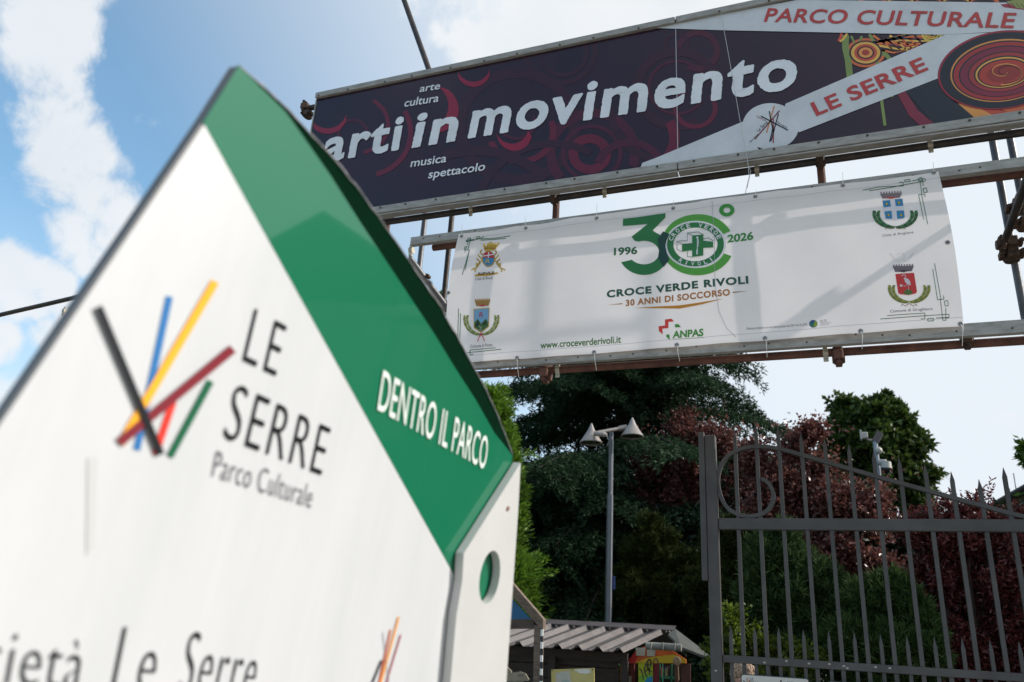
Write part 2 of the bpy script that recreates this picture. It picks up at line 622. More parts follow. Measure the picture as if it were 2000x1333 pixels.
def in_can(px, py):
    p = S(px, py)
    return SX0+.015 < p.x < SX1-.05 and ZB+FW-.02 < p.z < ZT-.058
a = Art(S, 'film', 0.0015)
DK, MD, BR, RD = '38121f', '4a1224', '62152a', '861832'
KL = 0.0
for c, ro, ri, h, a0, a1 in (
        ((1010, 248), 118, 97, DK, 0, 360), ((1095, 100), 70, 60, DK, 150, 400), ((1100, 105), 48, 40, DK, 150, 400),
        ((1158, 299), 88, 70, MD, -60, 250), ((1156, 300), 58, 50, MD, 0, 360), ((1152, 302), 40, 22, BR, 0, 360),
        ((1363, 100), 42, 30, MD, -120, 200), ((1322, 88), 25, 18, DK, 0, 360), ((1323, 175), 84, 66, DK, 0, 300), ((1323, 172), 56, 50, MD, 30, 330),
        ((1358, 212), 42, 33, BR, 120, 400), ((1300, 215), 110, 96, DK, 180, 300), ((1250, 270), 75, 55, BR, -60, 30),
        ((1018, 258), 66, 54, BR, 200, 380), ((1010, 240), 36, 30, MD, 190, 380), ((700, 245), 60, 52, BR, -80, 60), ((712, 260), 92, 82, BR, -75, 30),
        ((690, 262), 30, 24, MD, 0, 200), ((1080, 420), 150, 135, DK, 60, 170), ((930, 470), 190, 170, DK, 40, 110), ((1230, 340), 70, 55, MD, 20, 160)):
    a.ring(c, ro*1.04, ro*.97, ri*1.04, ri*.97, h, a0, a1, layer=KL, inside=in_can, seg=110)
    KL += .05
# bright crescents
for c, r, ci, ri, a0, a1, h in (((925, 138), 33, (925, 128), 33, 205, 345, RD), ((850, 215), 46, (832, 208), 44, -80, 60, RD), ((640, 225), 38, (640, 214), 38, 190, 345, RD),
                                ((1005, 262), 34, (1000, 250), 32, 190, 350, RD)):
    a.ring(c, r, r, ri, ri, h, a0, a1, layer=KL+.1, inside=in_can, ci=ci); KL += .05
# ornamental scrolls right of the words
for i, (rr, h) in enumerate(((62, 'c8643a'), (52, '2a1a24'), (46, 'd9a54e'), (36, 'b84a32'), (27, '2a1a24'), (22, 'd9904a'), (12, 'a03a2c'))):
    a.disk(C2(1140, 290), rr*.62, rr*.46, h, layer=1+i*.35)
for i in range(13):
    x0 = 1120+i*4
    pts = [C2(1100+i*10, 250-i*2), C2(1190+i*18, 268-i*7), C2(1290+i*18, 290-i*9), C2(1380+i*14, 268-i*6)]
    a.stroke(pts, 5.2, ('d8753c', '2a1a24', 'e0b052', '2a1a24', 'b5452f')[i % 5], layer=1+.1*(i % 3), w2=2.4)
for i in range(7):
    pts = [C2(1180+i*45+j*13, 196+j*(9+i*1.0)) for j in range(9)]
    a.stroke(pts, 4.5, ('d8753c', '3a1a20', 'e0b052', 'c0502f')[i % 4], layer=1.2, w2=2)
for c, r in (((1500, 190), 58), ((1500, 190), 38), ((1500, 190), 20)):
    a.ring(C2(*c), r*.36, r*.26, r*.27, r*.19, 'c9b04a', 180, 360, layer=1.6, inside=in_can)
for pts, w in (([(1032, 196), (1030, 260), (1045, 330), (1055, 425)], 13), ([(1062, 200), (1090, 260), (1120, 200)], 5), ([(1160, 190), (1185, 230), (1215, 260)], 6),
               ([(1200, 330), (1220, 400), (1228, 560), (1245, 685)], 6), ([(1265, 330), (1275, 420), (1272, 530)], 13), ([(1215, 290), (1250, 300), (1275, 330)], 8)):
    a.stroke([C2(*p) for p in pts], w, '7a8a4a', layer=1.1)
a.stroke([C2(1010, 185), C2(1005, 205), C2(992, 228)], 5, 'c8493a', layer=1.2)
a.stroke([C2(1040, 186), C2(1020, 215), C2(1000, 230)], 4, 'e0b052', layer=1.3)
# dark fields and stripes below the spiral
a.poly([C2(1350, 490), C2(1540, 415), C2(1620, 560), C2(1880, 640), C2(1870, 645), C2(1520, 690)], '1c1d28', layer=1)
a.poly([C2(1310, 510), C2(1352, 490), C2(1420, 600), C2(1530, 688), C2(1450, 698), C2(1375, 630)], '7a2036', layer=1.1)
a.poly([C2(1640, 565), C2(1740, 580), C2(1850, 640), C2(1745, 655)], 'd08a45', layer=1.2)
a.poly([C2(1730, 575), C2(1830, 590), C2(1960, 625), C2(1850, 640)], 'b9472f', layer=1.25)
a.poly([C2(1850, 590), C2(2050, 560), C2(2050, 600), C2(1950, 625)], 'c8643a', layer=1.22)
a.poly([C2(770, 2), C2(2080, 2), C2(2080, 20), C2(1900, 17), C2(1400, 11)], '2b1522', layer=1)
for i in range(5):
    a.ring(C2(1180+i*150, 12), 30, 8, 22, 4, ('c8643a', 'd9a54e')[i % 2], 0, 180 if i % 2 else 360, layer=1.3, inside=in_can)
# white bands
a.poly([C2(-20, 158), C2(100, 132), C2(770, 4), C2(2100, 22), C2(2100, 250), C2(1860, 180), C2(1570, 194), C2(360, 169), C2(0, 157)], 'c6c8cb', layer=3)
a.poly([C2(1572, 193), C2(1990, 170), C2(2100, 200), C2(2100, 430), C2(1530, 416), C2(1532, 430), C2(780, 722), C2(700, 650), C2(705, 568)], 'c4c6c9', layer=3)
a.disk(C2(625, 690), 153/2.776, 126/2.776, 'c4c6c9', layer=3.1)
a.poly([C2(-70, 888), C2(0, 862), C2(480, 662), C2(560, 815), C2(520, 830), C2(0, 905), C2(-80, 914)], 'c4c6c9', layer=3.05)
# spiral disk
cx, cy = C2(1880, 385)
ROT = -8
for i, (rx, ry, h) in enumerate(((352, 212, '8a2230'), (340, 203, '191a24'), (284, 168, 'd08a45'), (276, 161, '191a24'), (268, 155, '9a2c2c'), (240, 137, '191a24'), (233, 132, '7a2038'),
                                 (192, 108, '191a24'), (186, 104, '9a3030'), (160, 88, '191a24'), (152, 82, 'd9a04a'), (142, 75, '191a24'), (134, 70, 'a8382c'), (92, 48, '8f2c28'))):
    o = C2(1880+i*.5, 385+i*1.6)
    n = 90
    pts = []
    a.add(*(lambda P: (P, [[j, (j+1) % n, n] for j in range(n) if in_can(*P[j]) and in_can(*P[(j+1) % n])]))(
        [(o[0]+rx*.36*math.cos(t)*math.cos(math.radians(ROT))-ry*.36*math.sin(t)*math.sin(math.radians(ROT)),
          o[1]+rx*.36*math.cos(t)*math.sin(math.radians(ROT))+ry*.36*math.sin(t)*math.cos(math.radians(ROT))) for t in [2*math.pi*j/n for j in range(n)]]+[o]), h, 4+i*.4)
sp = [(cx+2+(6+t*9)*math.cos(t*1.9)*1.0, cy+6+(3+t*5.2)*math.sin(t*1.9)) for t in np.linspace(0, 4.2, 60)]
a.stroke(sp, 1.2, 'd9904a', layer=10.4, w2=2.6)
sp = [(cx+8+(t*9)*math.cos(t*1.9)*1.0, cy+6+(t*5.2)*math.sin(t*1.9)) for t in np.linspace(0.3, 4.2, 60)]
a.stroke(sp, .8, '191a24', layer=10.6, w2=1.4)
# butterfly
a.poly([C2(1870, 30), C2(1990, 20), C2(2010, 60), C2(1960, 55), C2(1890, 45)], '9a2c3c', layer=4)
a.poly([C2(1900, 15), C2(2000, -5), C2(2050, 60), C2(1960, 50)], '8a9050', layer=4.3)
for k in range(4): a.stroke([C2(1905+k*25, 18+k*3), C2(1925+k*25, 48)], 1, '2a1a24', layer=4.6)
a.build('artwork', bill)
t = Art(S, 'film', 0.0015)
W = 'd6d8dc'
t.text('arti', (631, 317), (779, 292), (643, 257), W, bold=.012, layer=4, rough=.004, spacing=1.12, dilate=.018)
t.text('in', (806, 288), (888, 275), (820, 225), W, bold=.012, layer=4, rough=.004, spacing=1.12, dilate=.018)
t.text('movimento', (916, 269), (1553, 171), (930, 201), W, bold=.012, layer=4, rough=.004, spacing=1.12, dilate=.018)
t.build('title_lettering', bill)
t = Art(S, 'film', 0.0015)
t.text('arte', (819.6, 181.6), (859, 175.5), (822.5, 170), W, bold=.012, layer=4)
t.build('lettering', bill)
t = Art(S, 'film', 0.0015)
t.text('cultura', (789.5, 210.5), (856.5, 200), (793, 195), W, bold=.012, layer=4)
t.build('lettering', bill)
t = Art(S, 'film', 0.0015)
t.text('musica', (802, 328), (871.7, 318), (805, 313), W, bold=.012, layer=4)
t.build('lettering', bill)
t = Art(S, 'film', 0.0015)
t.text('spettacolo', (836.5, 350), (947, 334), (840, 334), W, bold=.012, layer=4)
t.build('lettering', bill)
t = Art(S, 'film', 0.0015)
t.text('PARCO CULTURALE', C2(588, 122), C2(1940, 158), C2(612, 50), 'b03a36', bold=.02, layer=6, rough=.006, spacing=1.06)
t.build('red_lettering', bill)
t = Art(S, 'film', 0.0015)
t.text('LE SERRE', C2(872, 634), C2(1480, 382), C2(838, 566), 'b03a36', bold=.025, layer=6, rough=.006, spacing=1.06)
t.build('red_lettering', bill)
t = Art(S, 'film', 0.0015)
for p, q, h in (((645, 580), (603, 725), 'c07a3c'), ((618, 608), (640, 720), '24242c'), ((640, 690), (620, 775), '24242c'), ((668, 622), (628, 770), '24242c'), ((573, 635), (720, 712), '24242c'),
                ((673, 606), (540, 760), '6b2a30'), ((640, 650), (640, 780), '9a2c34')):
    t.stroke([C2(*p), C2(*q)], 2.2, h, layer=5)
t.text('Le Serre', C2(560, 722), C2(612, 672), C2(549, 708), '24242c', layer=5)
t.text('Parc culturel', C2(662, 674), C2(712, 702), C2(666, 664), '24242c', layer=5)
t.text('Cultural park', C2(548, 640), C2(598, 664), C2(552, 630), '8a2c34', layer=5)
t.text('Parco culturale', C2(516, 780), C2(560, 735), C2(510, 772), '24242c', layer=5)
t.build('round_logo', bill)
# loose wire in front of the billboard
tube_path('loose_wire', [S(1409, 33, .03), S(1425, 120, .04), S(1446, 240, .04), S(1461, 320, .03), S(1464, 350, .03), S(1456, 382, .02)], .0022, mat('pale_wire', (.5, .5, .5), .5), bill, seg=5)
tube_path('loose_wire', [S(1463, 330, .03), S(1467, 340, .03), S(1464, 360, .05), S(1460, 372, .03)], .0018, mat('pale_wire', (.5, .5, .5), .5), bill, seg=5)

# ------------------------------------------------------------------ banner
YB = 5.0
ban = thing('banner', (-.8, YB, 3.45), 'white cloth banner with a green number 30 and town crests, tied between two metal rails', 'banner')
def wob(x, z):
    return 0.006*math.sin(x*2.1+z*1.3) + 0.004*math.sin(x*5.3-z*3.1+1.0) + 0.0025*math.sin(x*11+z*6) + .0035*math.sin(x*17+1)*(math.exp(-abs(4.56-z)/.10)+math.exp(-abs(z-3.48)/.10))
def BN(px, py, lift=0.0):
    p = atY(px, py, YB)
    return Vector((p.x, p.y-.02+wob(p.x, p.z)-lift, p.z))
class BArt(Art):
    def relief(s, p, n, L):
        return Vector((p.x, YB-.02+wob(p.x, p.z)-L, p.z))
def banner_art(): return BArt(BN, 'cloth', 0.0014, 9.0)
TL, TR, BR_, BL_ = atY(901, 461, YB), atY(1832, 338, YB), atY(1881, 646, YB), atY(905, 722, YB)
nx, nz = 160, 56
ZB0, ZB1 = atY(930, 709, YB-.02).z, atY(1880, 638, YB-.02).z
vs, fs = [], []
for j in range(nz+1):
    v = j/nz
    xl = TL.x + (BL_.x-TL.x)*v - .02 + .20*0*v
    # sides are pulled in and out between the ties
    xl = -2.49 - .045*math.sin(math.pi*v) + .0*v
    xr = .862 + .02*math.sin(math.pi*v) + .01*v
    for i in range(nx+1):
        u = i/nx
        x = xl+(xr-xl)*u
        zt_ = 4.568 + (.012)*math.sin(math.pi*u) - .006*abs(math.sin(u*math.pi*7))
        zb_ = ZB0 + (ZB1-ZB0)*u + .005*abs(math.sin(u*math.pi*6))
        z = zt_+(zb_-zt_)*v
        vs.append((x, YB-.02+wob(x, z), z))
for j in range(nz):
    for i in range(nx):
        k = j*(nx+1)+i
        fs.append((k, k+1, k+nx+2, k+nx+1))
me = bpy.data.meshes.new('cloth')
me.from_pydata(vs, [], fs)
me.shade_smooth()
CL = mat('banner_cloth', (0.90, 0.835, 0.81), 0.55, var=0.03, vscale=2, bump=0.0, trans=0.32, spec=.25)
nt = CL.node_tree
bp = nt.nodes.new('ShaderNodeBump'); bp.inputs['Strength'].default_value = .25; bp.inputs['Distance'].default_value = .02
nn = nt.nodes.new('ShaderNodeTexNoise'); nn.inputs['Scale'].default_value = 5; nn.inputs['Detail'].default_value = 3
tcn = nt.nodes.new('ShaderNodeTexCoord'); nt.links.new(tcn.outputs['Object'], nn.inputs['Vector']); nt.links.new(nn.outputs[0], bp.inputs['Height'])
nt.links.new(bp.outputs[0], nt.nodes['Principled BSDF'].inputs['Normal'])
link('cloth', me, CL, ban)
hem = mat('banner_hem', (0.66, 0.65, 0.67), 0.6, trans=.25)
hm = BArt(lambda X, Z, l=0: Vector((X, YB-.02+wob(X, Z)-l, Z)), 'cloth', .0008)
def strip(x0, x1, z0, z1, n=60, vert=False):
    P = []
    for i in range(n+1):
        f = i/n
        P += ([(x0, z0+(z1-z0)*f), (x1, z0+(z1-z0)*f)] if vert else [(x0+(x1-x0)*f, z0[0]+(z0[1]-z0[0])*f), (x0+(x1-x0)*f, z1[0]+(z1[1]-z1[0])*f)])
    hm.add(P, [[2*i, 2*i+2, 2*i+3, 2*i+1] for i in range(n)], 'cfcdd2')
strip(-2.47, .86, (4.52, 4.52), (4.524, 4.524))
strip(-2.48, .87, (ZB0+.055, ZB1+.055), (ZB0+.059, ZB1+.059))
hm.build('hem_seam', ban)

def Z6(x, y): return (1180+x/4.04, 390+y/4.04)
G1, G2, G3, GD = '2f7a45', '5aa543', '2a5c45', '234a44'
a = banner_art()
# numeral 3
c3 = (318, 430)
outer = [(c3[0]+(198)*math.cos(t), c3[1]+176*math.sin(t)) for t in [math.radians(d) for d in range(-62, 157, 6)]]
inner = [(c3[0]+(120)*math.cos(t), c3[1]+ 92*math.sin(t)) for t in [math.radians(d) for d in range(142, -112, -7)]]
top = [(245, 338), (220, 306), (348, 207), (152, 222), (155, 167), (490, 125), (488, 160), (388, 258)]
P3 = [Z6(*p) for p in outer+inner+top]
a.poly(P3, G1, 1)
# lower part of the 3 darker in print
# ring 0 with a gap on the right
c0 = Z6(742, 374)
a.ring(c0, 71, 60, 55, 46, G2, 26, 352-14, layer=1.8, seg=120)
a.ring(Z6(725, 372), 59.5, 46.5, 55.5, 43.2, 'e6e4e6', layer=2.4, seg=100)
a.ring(Z6(725, 372), 55.5, 43.2, 43, 33, G1, layer=2.4, seg=100)
a.ring(Z6(972, 104), 15, 12.2, 6.8, 5.6, '3f9440', layer=2, seg=50)
# overlap of 3 and 0
ov = [Z6(*p) for p in ((470, 268), (522, 290), (497, 340), (488, 380), (497, 430), (520, 490), (475, 545), (450, 510), (430, 470), (440, 400), (425, 330))]
a.poly(ov, GD, 3)
# cross in 3D
def zz(pts): return [Z6(*p) for p in pts]
a.poly(zz([(700, 302), (788, 295), (788, 345), (865, 352), (865, 398), (788, 402), (788, 462), (700, 474), (700, 420), (620, 430), (620, 372), (700, 368)]), G1, 4)
for pts in ([(620, 372), (580, 348), (580, 410), (620, 430)], [(580, 348), (662, 342), (662, 282), (745, 275), (788, 295)], [(662, 282), (700, 302)], [(788, 330), (825, 322), (865, 345)], [(662, 430), (662, 470), (700, 474)], [(620, 372), (700, 366)]):
    a.stroke(zz(pts), 1.1, G3, 4.5)
snake = [(742+10*math.sin(t*5.2)*(1-t*.35), 320+t*135) for t in np.linspace(0, 1, 40)]
a.stroke(zz([(741, 318), (742, 455)]), 1.6, 'e6e4e6', 5)
a.stroke(zz(snake), 1.2, 'e6e4e6', 5.4)
a.disk(Z6(741, 320), 2.2, 2, 'e6e4e6', 5.6)
# words on the ring
def arc_text(art, txt, c, rx, ry, a0, a1, size, h, flip=False, bold=.035, layer=4):
    n = len(txt)
    for i, ch in enumerate(txt):
        if ch == ' ': continue
        f = i/(n-1)
        ang = math.radians(a0+(a1-a0)*f)
        ox, oy = math.cos(ang), -math.sin(ang)
        p = Vector((c[0]+rx*ox, c[1]+ry*oy))
        up = Vector((ox, oy)) if not flip else Vector((-ox, -oy))
        rt = Vector((-up.y, up.x))
        w = size*.86*(.4 if ch == 'I' else 1)
        b = p - up*size/2
        bl = b-rt*w/2; br = b+rt*w/2; tl = bl+up*size
        art.text(ch, tuple(bl), tuple(br), tuple(tl), h, bold=bold, layer=layer)
arc_text(a, 'CROCE VERDE', Z6(725, 372), 49.5, 38, 163, 22, 8.2, 'e6e4e6')
arc_text(a, 'RIVOLI', Z6(725, 372), 49.5, 38, 235, 308, 7.6, 'e6e4e6', flip=True)
a.build('anniversary_emblem', ban)
t = banner_art()
t.text('1996', Z6(82, 452), Z6(265, 438), Z6(84, 394), '2f6a48', bold=.03)
t.build('year_lettering', ban)
t = banner_art()
t.text('2026', Z6(975, 357), Z6(1180, 334), Z6(977, 296), '3c8a44', bold=.03)
t.build('year_lettering', ban)
t = banner_art()
t.text('CROCE VERDE RIVOLI', Z6(25, 782), Z6(1142, 676), Z6(25, 727), '2c5a48', bold=.042, spacing=1.14)
t.build('green_lettering', ban)
t = banner_art()
t.text('30 ANNI DI SOCCORSO', Z6(175, 850), Z6(998, 772), Z6(175, 802), 'b0743a', bold=.035, spacing=1.12)
t.poly(zz([(32, 840), (148, 828), (148, 836)]), 'b0743a', 1)
t.poly(zz([(1018, 746), (1018, 754), (1145, 737)]), '8a6238', 1)
t.poly(zz([(240, 866), (420, 856), (600, 848), (760, 828), (950, 800), (780, 842), (600, 874)]), 'c8892f', 1)
t.build('gold_lettering', ban)
t = banner_art()
def C3(x, y): return (760+x/3.174, 400+y/3.174)
t.text('www.croceverderivoli.it', C3(942, 900), C3(1440, 862), C3(943, 858), '46793e', bold=.015)
t.build('web_address', ban)
t = banner_art()
t.poly(zz([(485, 960), (535, 953), (556, 974), (512, 980), (512, 1028), (465, 1033), (467, 1078), (437, 1050), (435, 1013), (485, 1007)]), 'd8473c', 1)
t.poly(zz([(562, 998), (590, 995), (610, 1020), (565, 1022)]), '4b9440', 1)
t.poly(zz([(495, 1080), (520, 1078), (524, 1122), (497, 1098)]), '4b9440', 1)
t.text('ANPAS', Z6(545, 1106), Z6(787, 1087), Z6(547, 1050), '4b9440', bold=.035)
t.stroke(zz([(547, 1116), (790, 1102)]), .7, '8a9a80', 1)
t.build('partner_logo', ban)
t = banner_art()
def C4(x, y): return (1380+x/3.174, 330+y/3.174)
t.text('Questo prodotto è un servizio gratuito del CSV Vol.To ETS', C4(250, 1008), C4(624, 982), C4(250, 994), '5a5a60', layer=1)
t.disk(C4(662, 972), 8, 7.4, '3a5f8a', 1)
t.poly([C4(660, 992), C4(672, 952), C4(688, 966), C4(682, 988)], '9ab03c', 2)
t.poly([C4(640, 968), C4(668, 975), C4(664, 990), C4(648, 988)], '3c8a5a', 2)
t.text('VOL.TO', C4(702, 966), C4(745, 963), C4(702, 950), '5a5a60')
t.text('VOLONTARIATO', C4(702, 976), C4(772, 971), C4(702, 968), '9a9aa0')
t.text('TORINO ETS', C4(702, 986), C4(758, 982), C4(702, 978), '9a9aa0')
t.build('printer_credit', ban)
# corner ornaments
def orn(paths, f, w=1.25):
    t = banner_art()
    for p in paths: 
        q = [f(*x) for x in p]
        for u, v in zip(q, q[1:]): t.stroke([u, v], w, '2f6a4c', 1)
    t.build('corner_ornament', ban)
def C7(x, y): return (860+x/4.9375, 450+y/4.9375)
orn([[(222, 445), (290, 205), (250, 205), (247, 228)], [(248, 402), (285, 225)], [(275, 205), (303, 90), (283, 90), (262, 127), (340, 97)], [(258, 127), (262, 110), (310, 104)], [(300, 118), (392, 92), (388, 72), (358, 78), (355, 95), (392, 88)],
     [(250, 170), (265, 172), (255, 200), (240, 198), (250, 170)], [(430, 72), (400, 85), (400, 108), (640, 88)], [(398, 95), (540, 85), (683, 66)], [(270, 155), (285, 108)]], C7)
orn([[(185, 768), (178, 1035)], [(205, 813), (197, 1060)], [(270, 1193), (600, 1163)], [(545, 1148), (298, 1167), (298, 1215), (330, 1211)]], C7)
def C8(x, y): return (1640+x/4.0375, 330+y/4.0375)
orn([[(180, 180), (300, 155), (500, 148), (500, 120), (465, 120)], [(232, 183), (400, 160), (500, 140), (672, 112), (672, 93), (645, 93)], [(510, 102), (552, 97), (555, 112), (512, 118), (510, 102)], [(572, 108), (650, 92)],
     [(620, 88), (645, 82), (650, 108), (622, 112), (620, 88)], [(650, 95), (657, 150)], [(632, 110), (645, 215)], [(655, 170), (680, 165), (688, 200), (662, 203), (655, 170)], [(672, 238), (668, 215), (620, 218), (660, 415)], [(643, 218), (692, 452)]], C8)
orn([[(745, 760), (795, 1045), (818, 1042), (815, 1015)], [(730, 805), (768, 1047), (795, 1045)], [(790, 1045), (810, 1208), (835, 1208), (832, 1110)], [(822, 1058), (848, 1052), (853, 1092), (828, 1096), (822, 1058)],
     [(372, 1173), (668, 1153), (668, 1198), (635, 1200)], [(318, 1200), (660, 1175), (858, 1160), (858, 1185), (755, 1190)], [(690, 1196), (735, 1192), (738, 1212), (692, 1216), (690, 1196)], [(858, 1160), (858, 1188), (808, 1188)]], C8)
# crests
def wreath(t, f, c, rx, ry, h1, h2, k=13, size=22):
    for sgn in (-1, 1):
        pts = []
        for i in range(k):
            ang = math.radians(78-i*72/(k-1)*1.25)
            x = c[0]+sgn*rx*math.cos(ang); y = c[1]+ry*math.sin(ang)
            pts.append((x, y))
            for s2 in (-1, 1):
                d = Vector((sgn*.35*1, -1)).normalized()
                o = Vector((s2*.8, -.55)).normalized()
                tip = (x+o.x*size*1.15, y+o.y*size*1.05)
                w = Vector((-o.y, o.x))*size*.36
                mid = ((x+tip[0])/2, (y+tip[1])/2)
                t.poly([f(x, y), f(mid[0]+w.x, mid[1]+w.y), f(*tip), f(mid[0]-w.x, mid[1]-w.y)], (h1 if (i+s2) % 3 else h2), 1+.1*(i % 3))
        t.stroke([f(*p) for p in pts], .6, '4a3a28', 1.6)
def mural_crown(t, f, x0, x1, y0, y1, h, hd, hr):
    w = x1-x0
    t.poly([f(x0, y0+8), f(x1, y0), f(x1-w*.1, y1-6), f(x0+w*.12, y1)], h, 1.5)
    for i in range(8):
        x = x0+w*(i+.2)/8
        t.poly([f(x, y0+10-i), f(x+w*.06, y0+9-i), f(x+w*.06, y0-6-i*1.0), f(x, y0-5-i*1.0)], h, 1.5)
        t.stroke([f(x+w*.1, y0+14), f(x0+w*.5+(x-x0-w*.5)*.8, y1-6)], .5, hd, 2)
    t.poly([f(x0+w*.2, y1-4), f(x0+w*.5, y1-16), f(x1-w*.2, y1-8), f(x0+w*.5, y1+3)], hr, 2.2)
# top left: gold crest with R
t = banner_art()
GO, GO2, BK = 'c9a23a', 'e0c25a', '4a3c20'
t.disk(C7(470, 285), 12.6, 15.5, BK, 1); t.disk(C7(470, 285), 12.2, 15, GO, 1.4)
t.disk(C7(470, 285), 10.6, 13.2, '3d8ac0', 2)
top = [C7(470+54*math.cos(a_), 283-66*math.sin(a_)) for a_ in [math.radians(d) for d in range(4, 177, 8)]]
t.poly(top, 'c23440', 3)
t.stroke([C7(474, 222), C7(470, 280)], 2, 'e6e4e6', 4); t.stroke([C7(418, 262), C7(524, 244)], 2, 'e6e4e6', 4.3)
t.text('R', C7(444, 332), C7(486, 328), C7(448, 292), GO2, layer=5)
for sgn in (-1, 1):
    for k in range(4):
        pts = [(470+sgn*(60+k*18+16*math.sin(u*6+k)), 200+k*42+u*85) for u in np.linspace(0, 1, 16)]
        t.stroke([C7(*p) for p in pts], 2.4, (GO, GO2)[k % 2], 1.2+.3*k); 
        t.stroke([C7(*p) for p in pts], .5, BK, 2.6)
    t.stroke([C7(470+sgn*(90+u*60+14*math.sin(u*9)), 330+u*70) for u in np.linspace(0, 1, 18)], 2, GO, 1.3)
t.poly([C7(340, 440), C7(470, 425), C7(560, 415), C7(560, 430), C7(470, 448), C7(345, 458)], GO, 1.5)
t.text('RIPVLE', C7(375, 447), C7(530, 433), C7(374, 422), BK, bold=.02, layer=4)
t.poly([C7(430, 195), C7(418, 150), C7(450, 168), C7(466, 138), C7(500, 120), C7(515, 145), C7(545, 150), C7(582, 135), C7(535, 190), C7(520, 205), C7(435, 210)], GO, 1.6)
for k in range(5): t.disk(C7(428+k*34, 150-k*3), 2.1, 2.1, GO2, 2.3, seg=10); t.stroke([C7(436+k*26, 160), C7(445+k*20, 195)], .6, BK, 2.6)
t.stroke([C7(425, 192), C7(480, 182), C7(545, 190)], .7, BK, 2.7)
t.text('Città di Rivoli', C7(345, 495), C7(508, 480), C7(346, 466), '5a5560', layer=1)
t.build('town_crest', ban, 'gold crest with a red and blue shield, captioned Città di Rivoli')
# bottom left
t = banner_art()
wreath(t, C7, (405, 880), 150, 150, '7a8a42', 'a8ac58', k=14, size=30)
mural_crown(t, C7, 340, 490, 680, 745, 'b48a48', BK, 'c23c3c')
t.poly([C7(330, 772), C7(485, 758), C7(480, 945), C7(405, 1003), C7(333, 955)], 'c9a23a', 1.8)
t.poly([C7(337, 780), C7(478, 766), C7(474, 940), C7(405, 994), C7(339, 950)], '7fb0d4', 2.2)
t.poly([C7(339, 905), C7(372, 868), C7(405, 915), C7(450, 868), C7(476, 905), C7(473, 940), C7(405, 992), C7(339, 950)], '4c7038', 2.8)
t.poly([C7(345, 935), C7(372, 875), C7(392, 915), C7(370, 950)], '2a3a24', 3.3); t.poly([C7(415, 930), C7(450, 876), C7(455, 925)], '2a3a24', 3.3)
t.stroke([C7(385, 940), C7(410, 955), C7(395, 970), C7(418, 985)], .9, 'd8d6cc', 3.8)
t.text('R', C7(388, 852), C7(424, 850), C7(390, 806), 'c8303c', layer=4)
for sgn in (-1, 1): t.stroke([C7(405, 1015), C7(405+sgn*20, 1045), C7(405+sgn*34, 1088)], 1.5, 'c8404a', 3)
t.ring(C7(405, 1016), 3, 2.4, 1.5, 1.2, 'c8404a', layer=3.2, seg=14)
t.text('Comune di Rosta', C7(300, 1147), C7(514, 1132), C7(300, 1117), '5a5560', layer=1)
t.build('town_crest', ban, 'crest with green mountains under a blue sky, captioned Comune di Rosta')
# top right
t = banner_art()
wreath(t, C8, (436, 385), 150, 105, '3f7a48', '2c5a3a', k=14, size=34)
mural_crown(t, C8, 316, 490, 200, 248, '8a7c80', '4a4048', 'c25450')
t.poly([C8(334, 256), C8(495, 246), C8(512, 395), C8(470, 410), C8(436, 425), C8(400, 413), C8(357, 405)], 'dedce2', 1.5)
for q in ([(336, 266), (396, 260), (403, 312), (345, 318)], [(433, 254), (493, 250), (500, 306), (440, 309)], [(350, 350), (408, 345), (413, 410), (362, 408)], [(446, 345), (505, 342), (511, 392), (500, 405), (452, 410)]):
    t.poly([C8(*p) for p in q], '3d8ab8', 2)
    cx_ = sum(p[0] for p in q)/len(q); cy_ = sum(p[1] for p in q)/len(q)
    t.disk(C8(cx_, cy_+2), 3.0, 2.6, '6a5a2a', 2.6, seg=10); t.disk(C8(cx_, cy_+2), 2.0, 2.2, 'd8c23c', 3, seg=8)
for sgn in (-1, 1): t.stroke([C8(436, 470), C8(436+sgn*30, 490), C8(436+sgn*60, 480), C8(436+sgn*78, 492)], 1.3, '8a6a60', 2.5)
t.text('Città di Avigliana', C8(335, 552), C8(580, 522), C8(336, 534), '4c4a58', layer=1)
t.build('town_crest', ban, 'crest with a white cross on blue in a green wreath, captioned Città di Avigliana')
# bottom right
t = banner_art()
wreath(t, C8, (545, 975), 140, 105, '7c8a44', 'a09a40', k=14, size=32)
mural_crown(t, C8, 415, 582, 780, 832, '7c7078', '3c343c', '4a4048')
t.poly([C8(436, 848), C8(583, 838), C8(606, 985), C8(598, 1000), C8(540, 1014), C8(470, 1006), C8(458, 995)], 'c83c3c', 1.6)
t.poly([C8(495, 1000), C8(515, 975), C8(540, 965), C8(565, 980), C8(572, 1000), C8(540, 1014)], '5c7c3c', 2.2)
t.poly([C8(508, 880), C8(535, 885), C8(552, 905), C8(558, 938), C8(535, 932), C8(512, 912)], 'e0dde0', 2.2)
t.stroke([C8(512, 898), C8(504, 884), C8(518, 870), C8(514, 857), C8(500, 855), C8(484, 865)], 1.3, 'e0dde0', 2.5)
t.stroke([C8(534, 930), C8(540, 950), C8(538, 975)], .8, 'e0dde0', 2.8); t.stroke([C8(530, 930), C8(512, 945), C8(490, 940)], .8, 'e0dde0', 2.8); t.disk(C8(482, 940), 2.8, 2.4, 'e0dde0', 3, seg=12)
for sgn in (-1, 1):
    t.stroke([C8(485+sgn*10, 745), C8(485+sgn*60, 720), C8(485+sgn*92, 680)], .35, 'a29ca8', 1); t.stroke([C8(485+sgn*15, 750), C8(485+sgn*55, 745), C8(485+sgn*92, 685)], .35, 'a29ca8', 1)
    t.stroke([C8(545, 1080), C8(545+sgn*30, 1100), C8(545+sgn*55, 1085), C8(545+sgn*62, 1100)], 1.3, '8a6a60', 2.5)
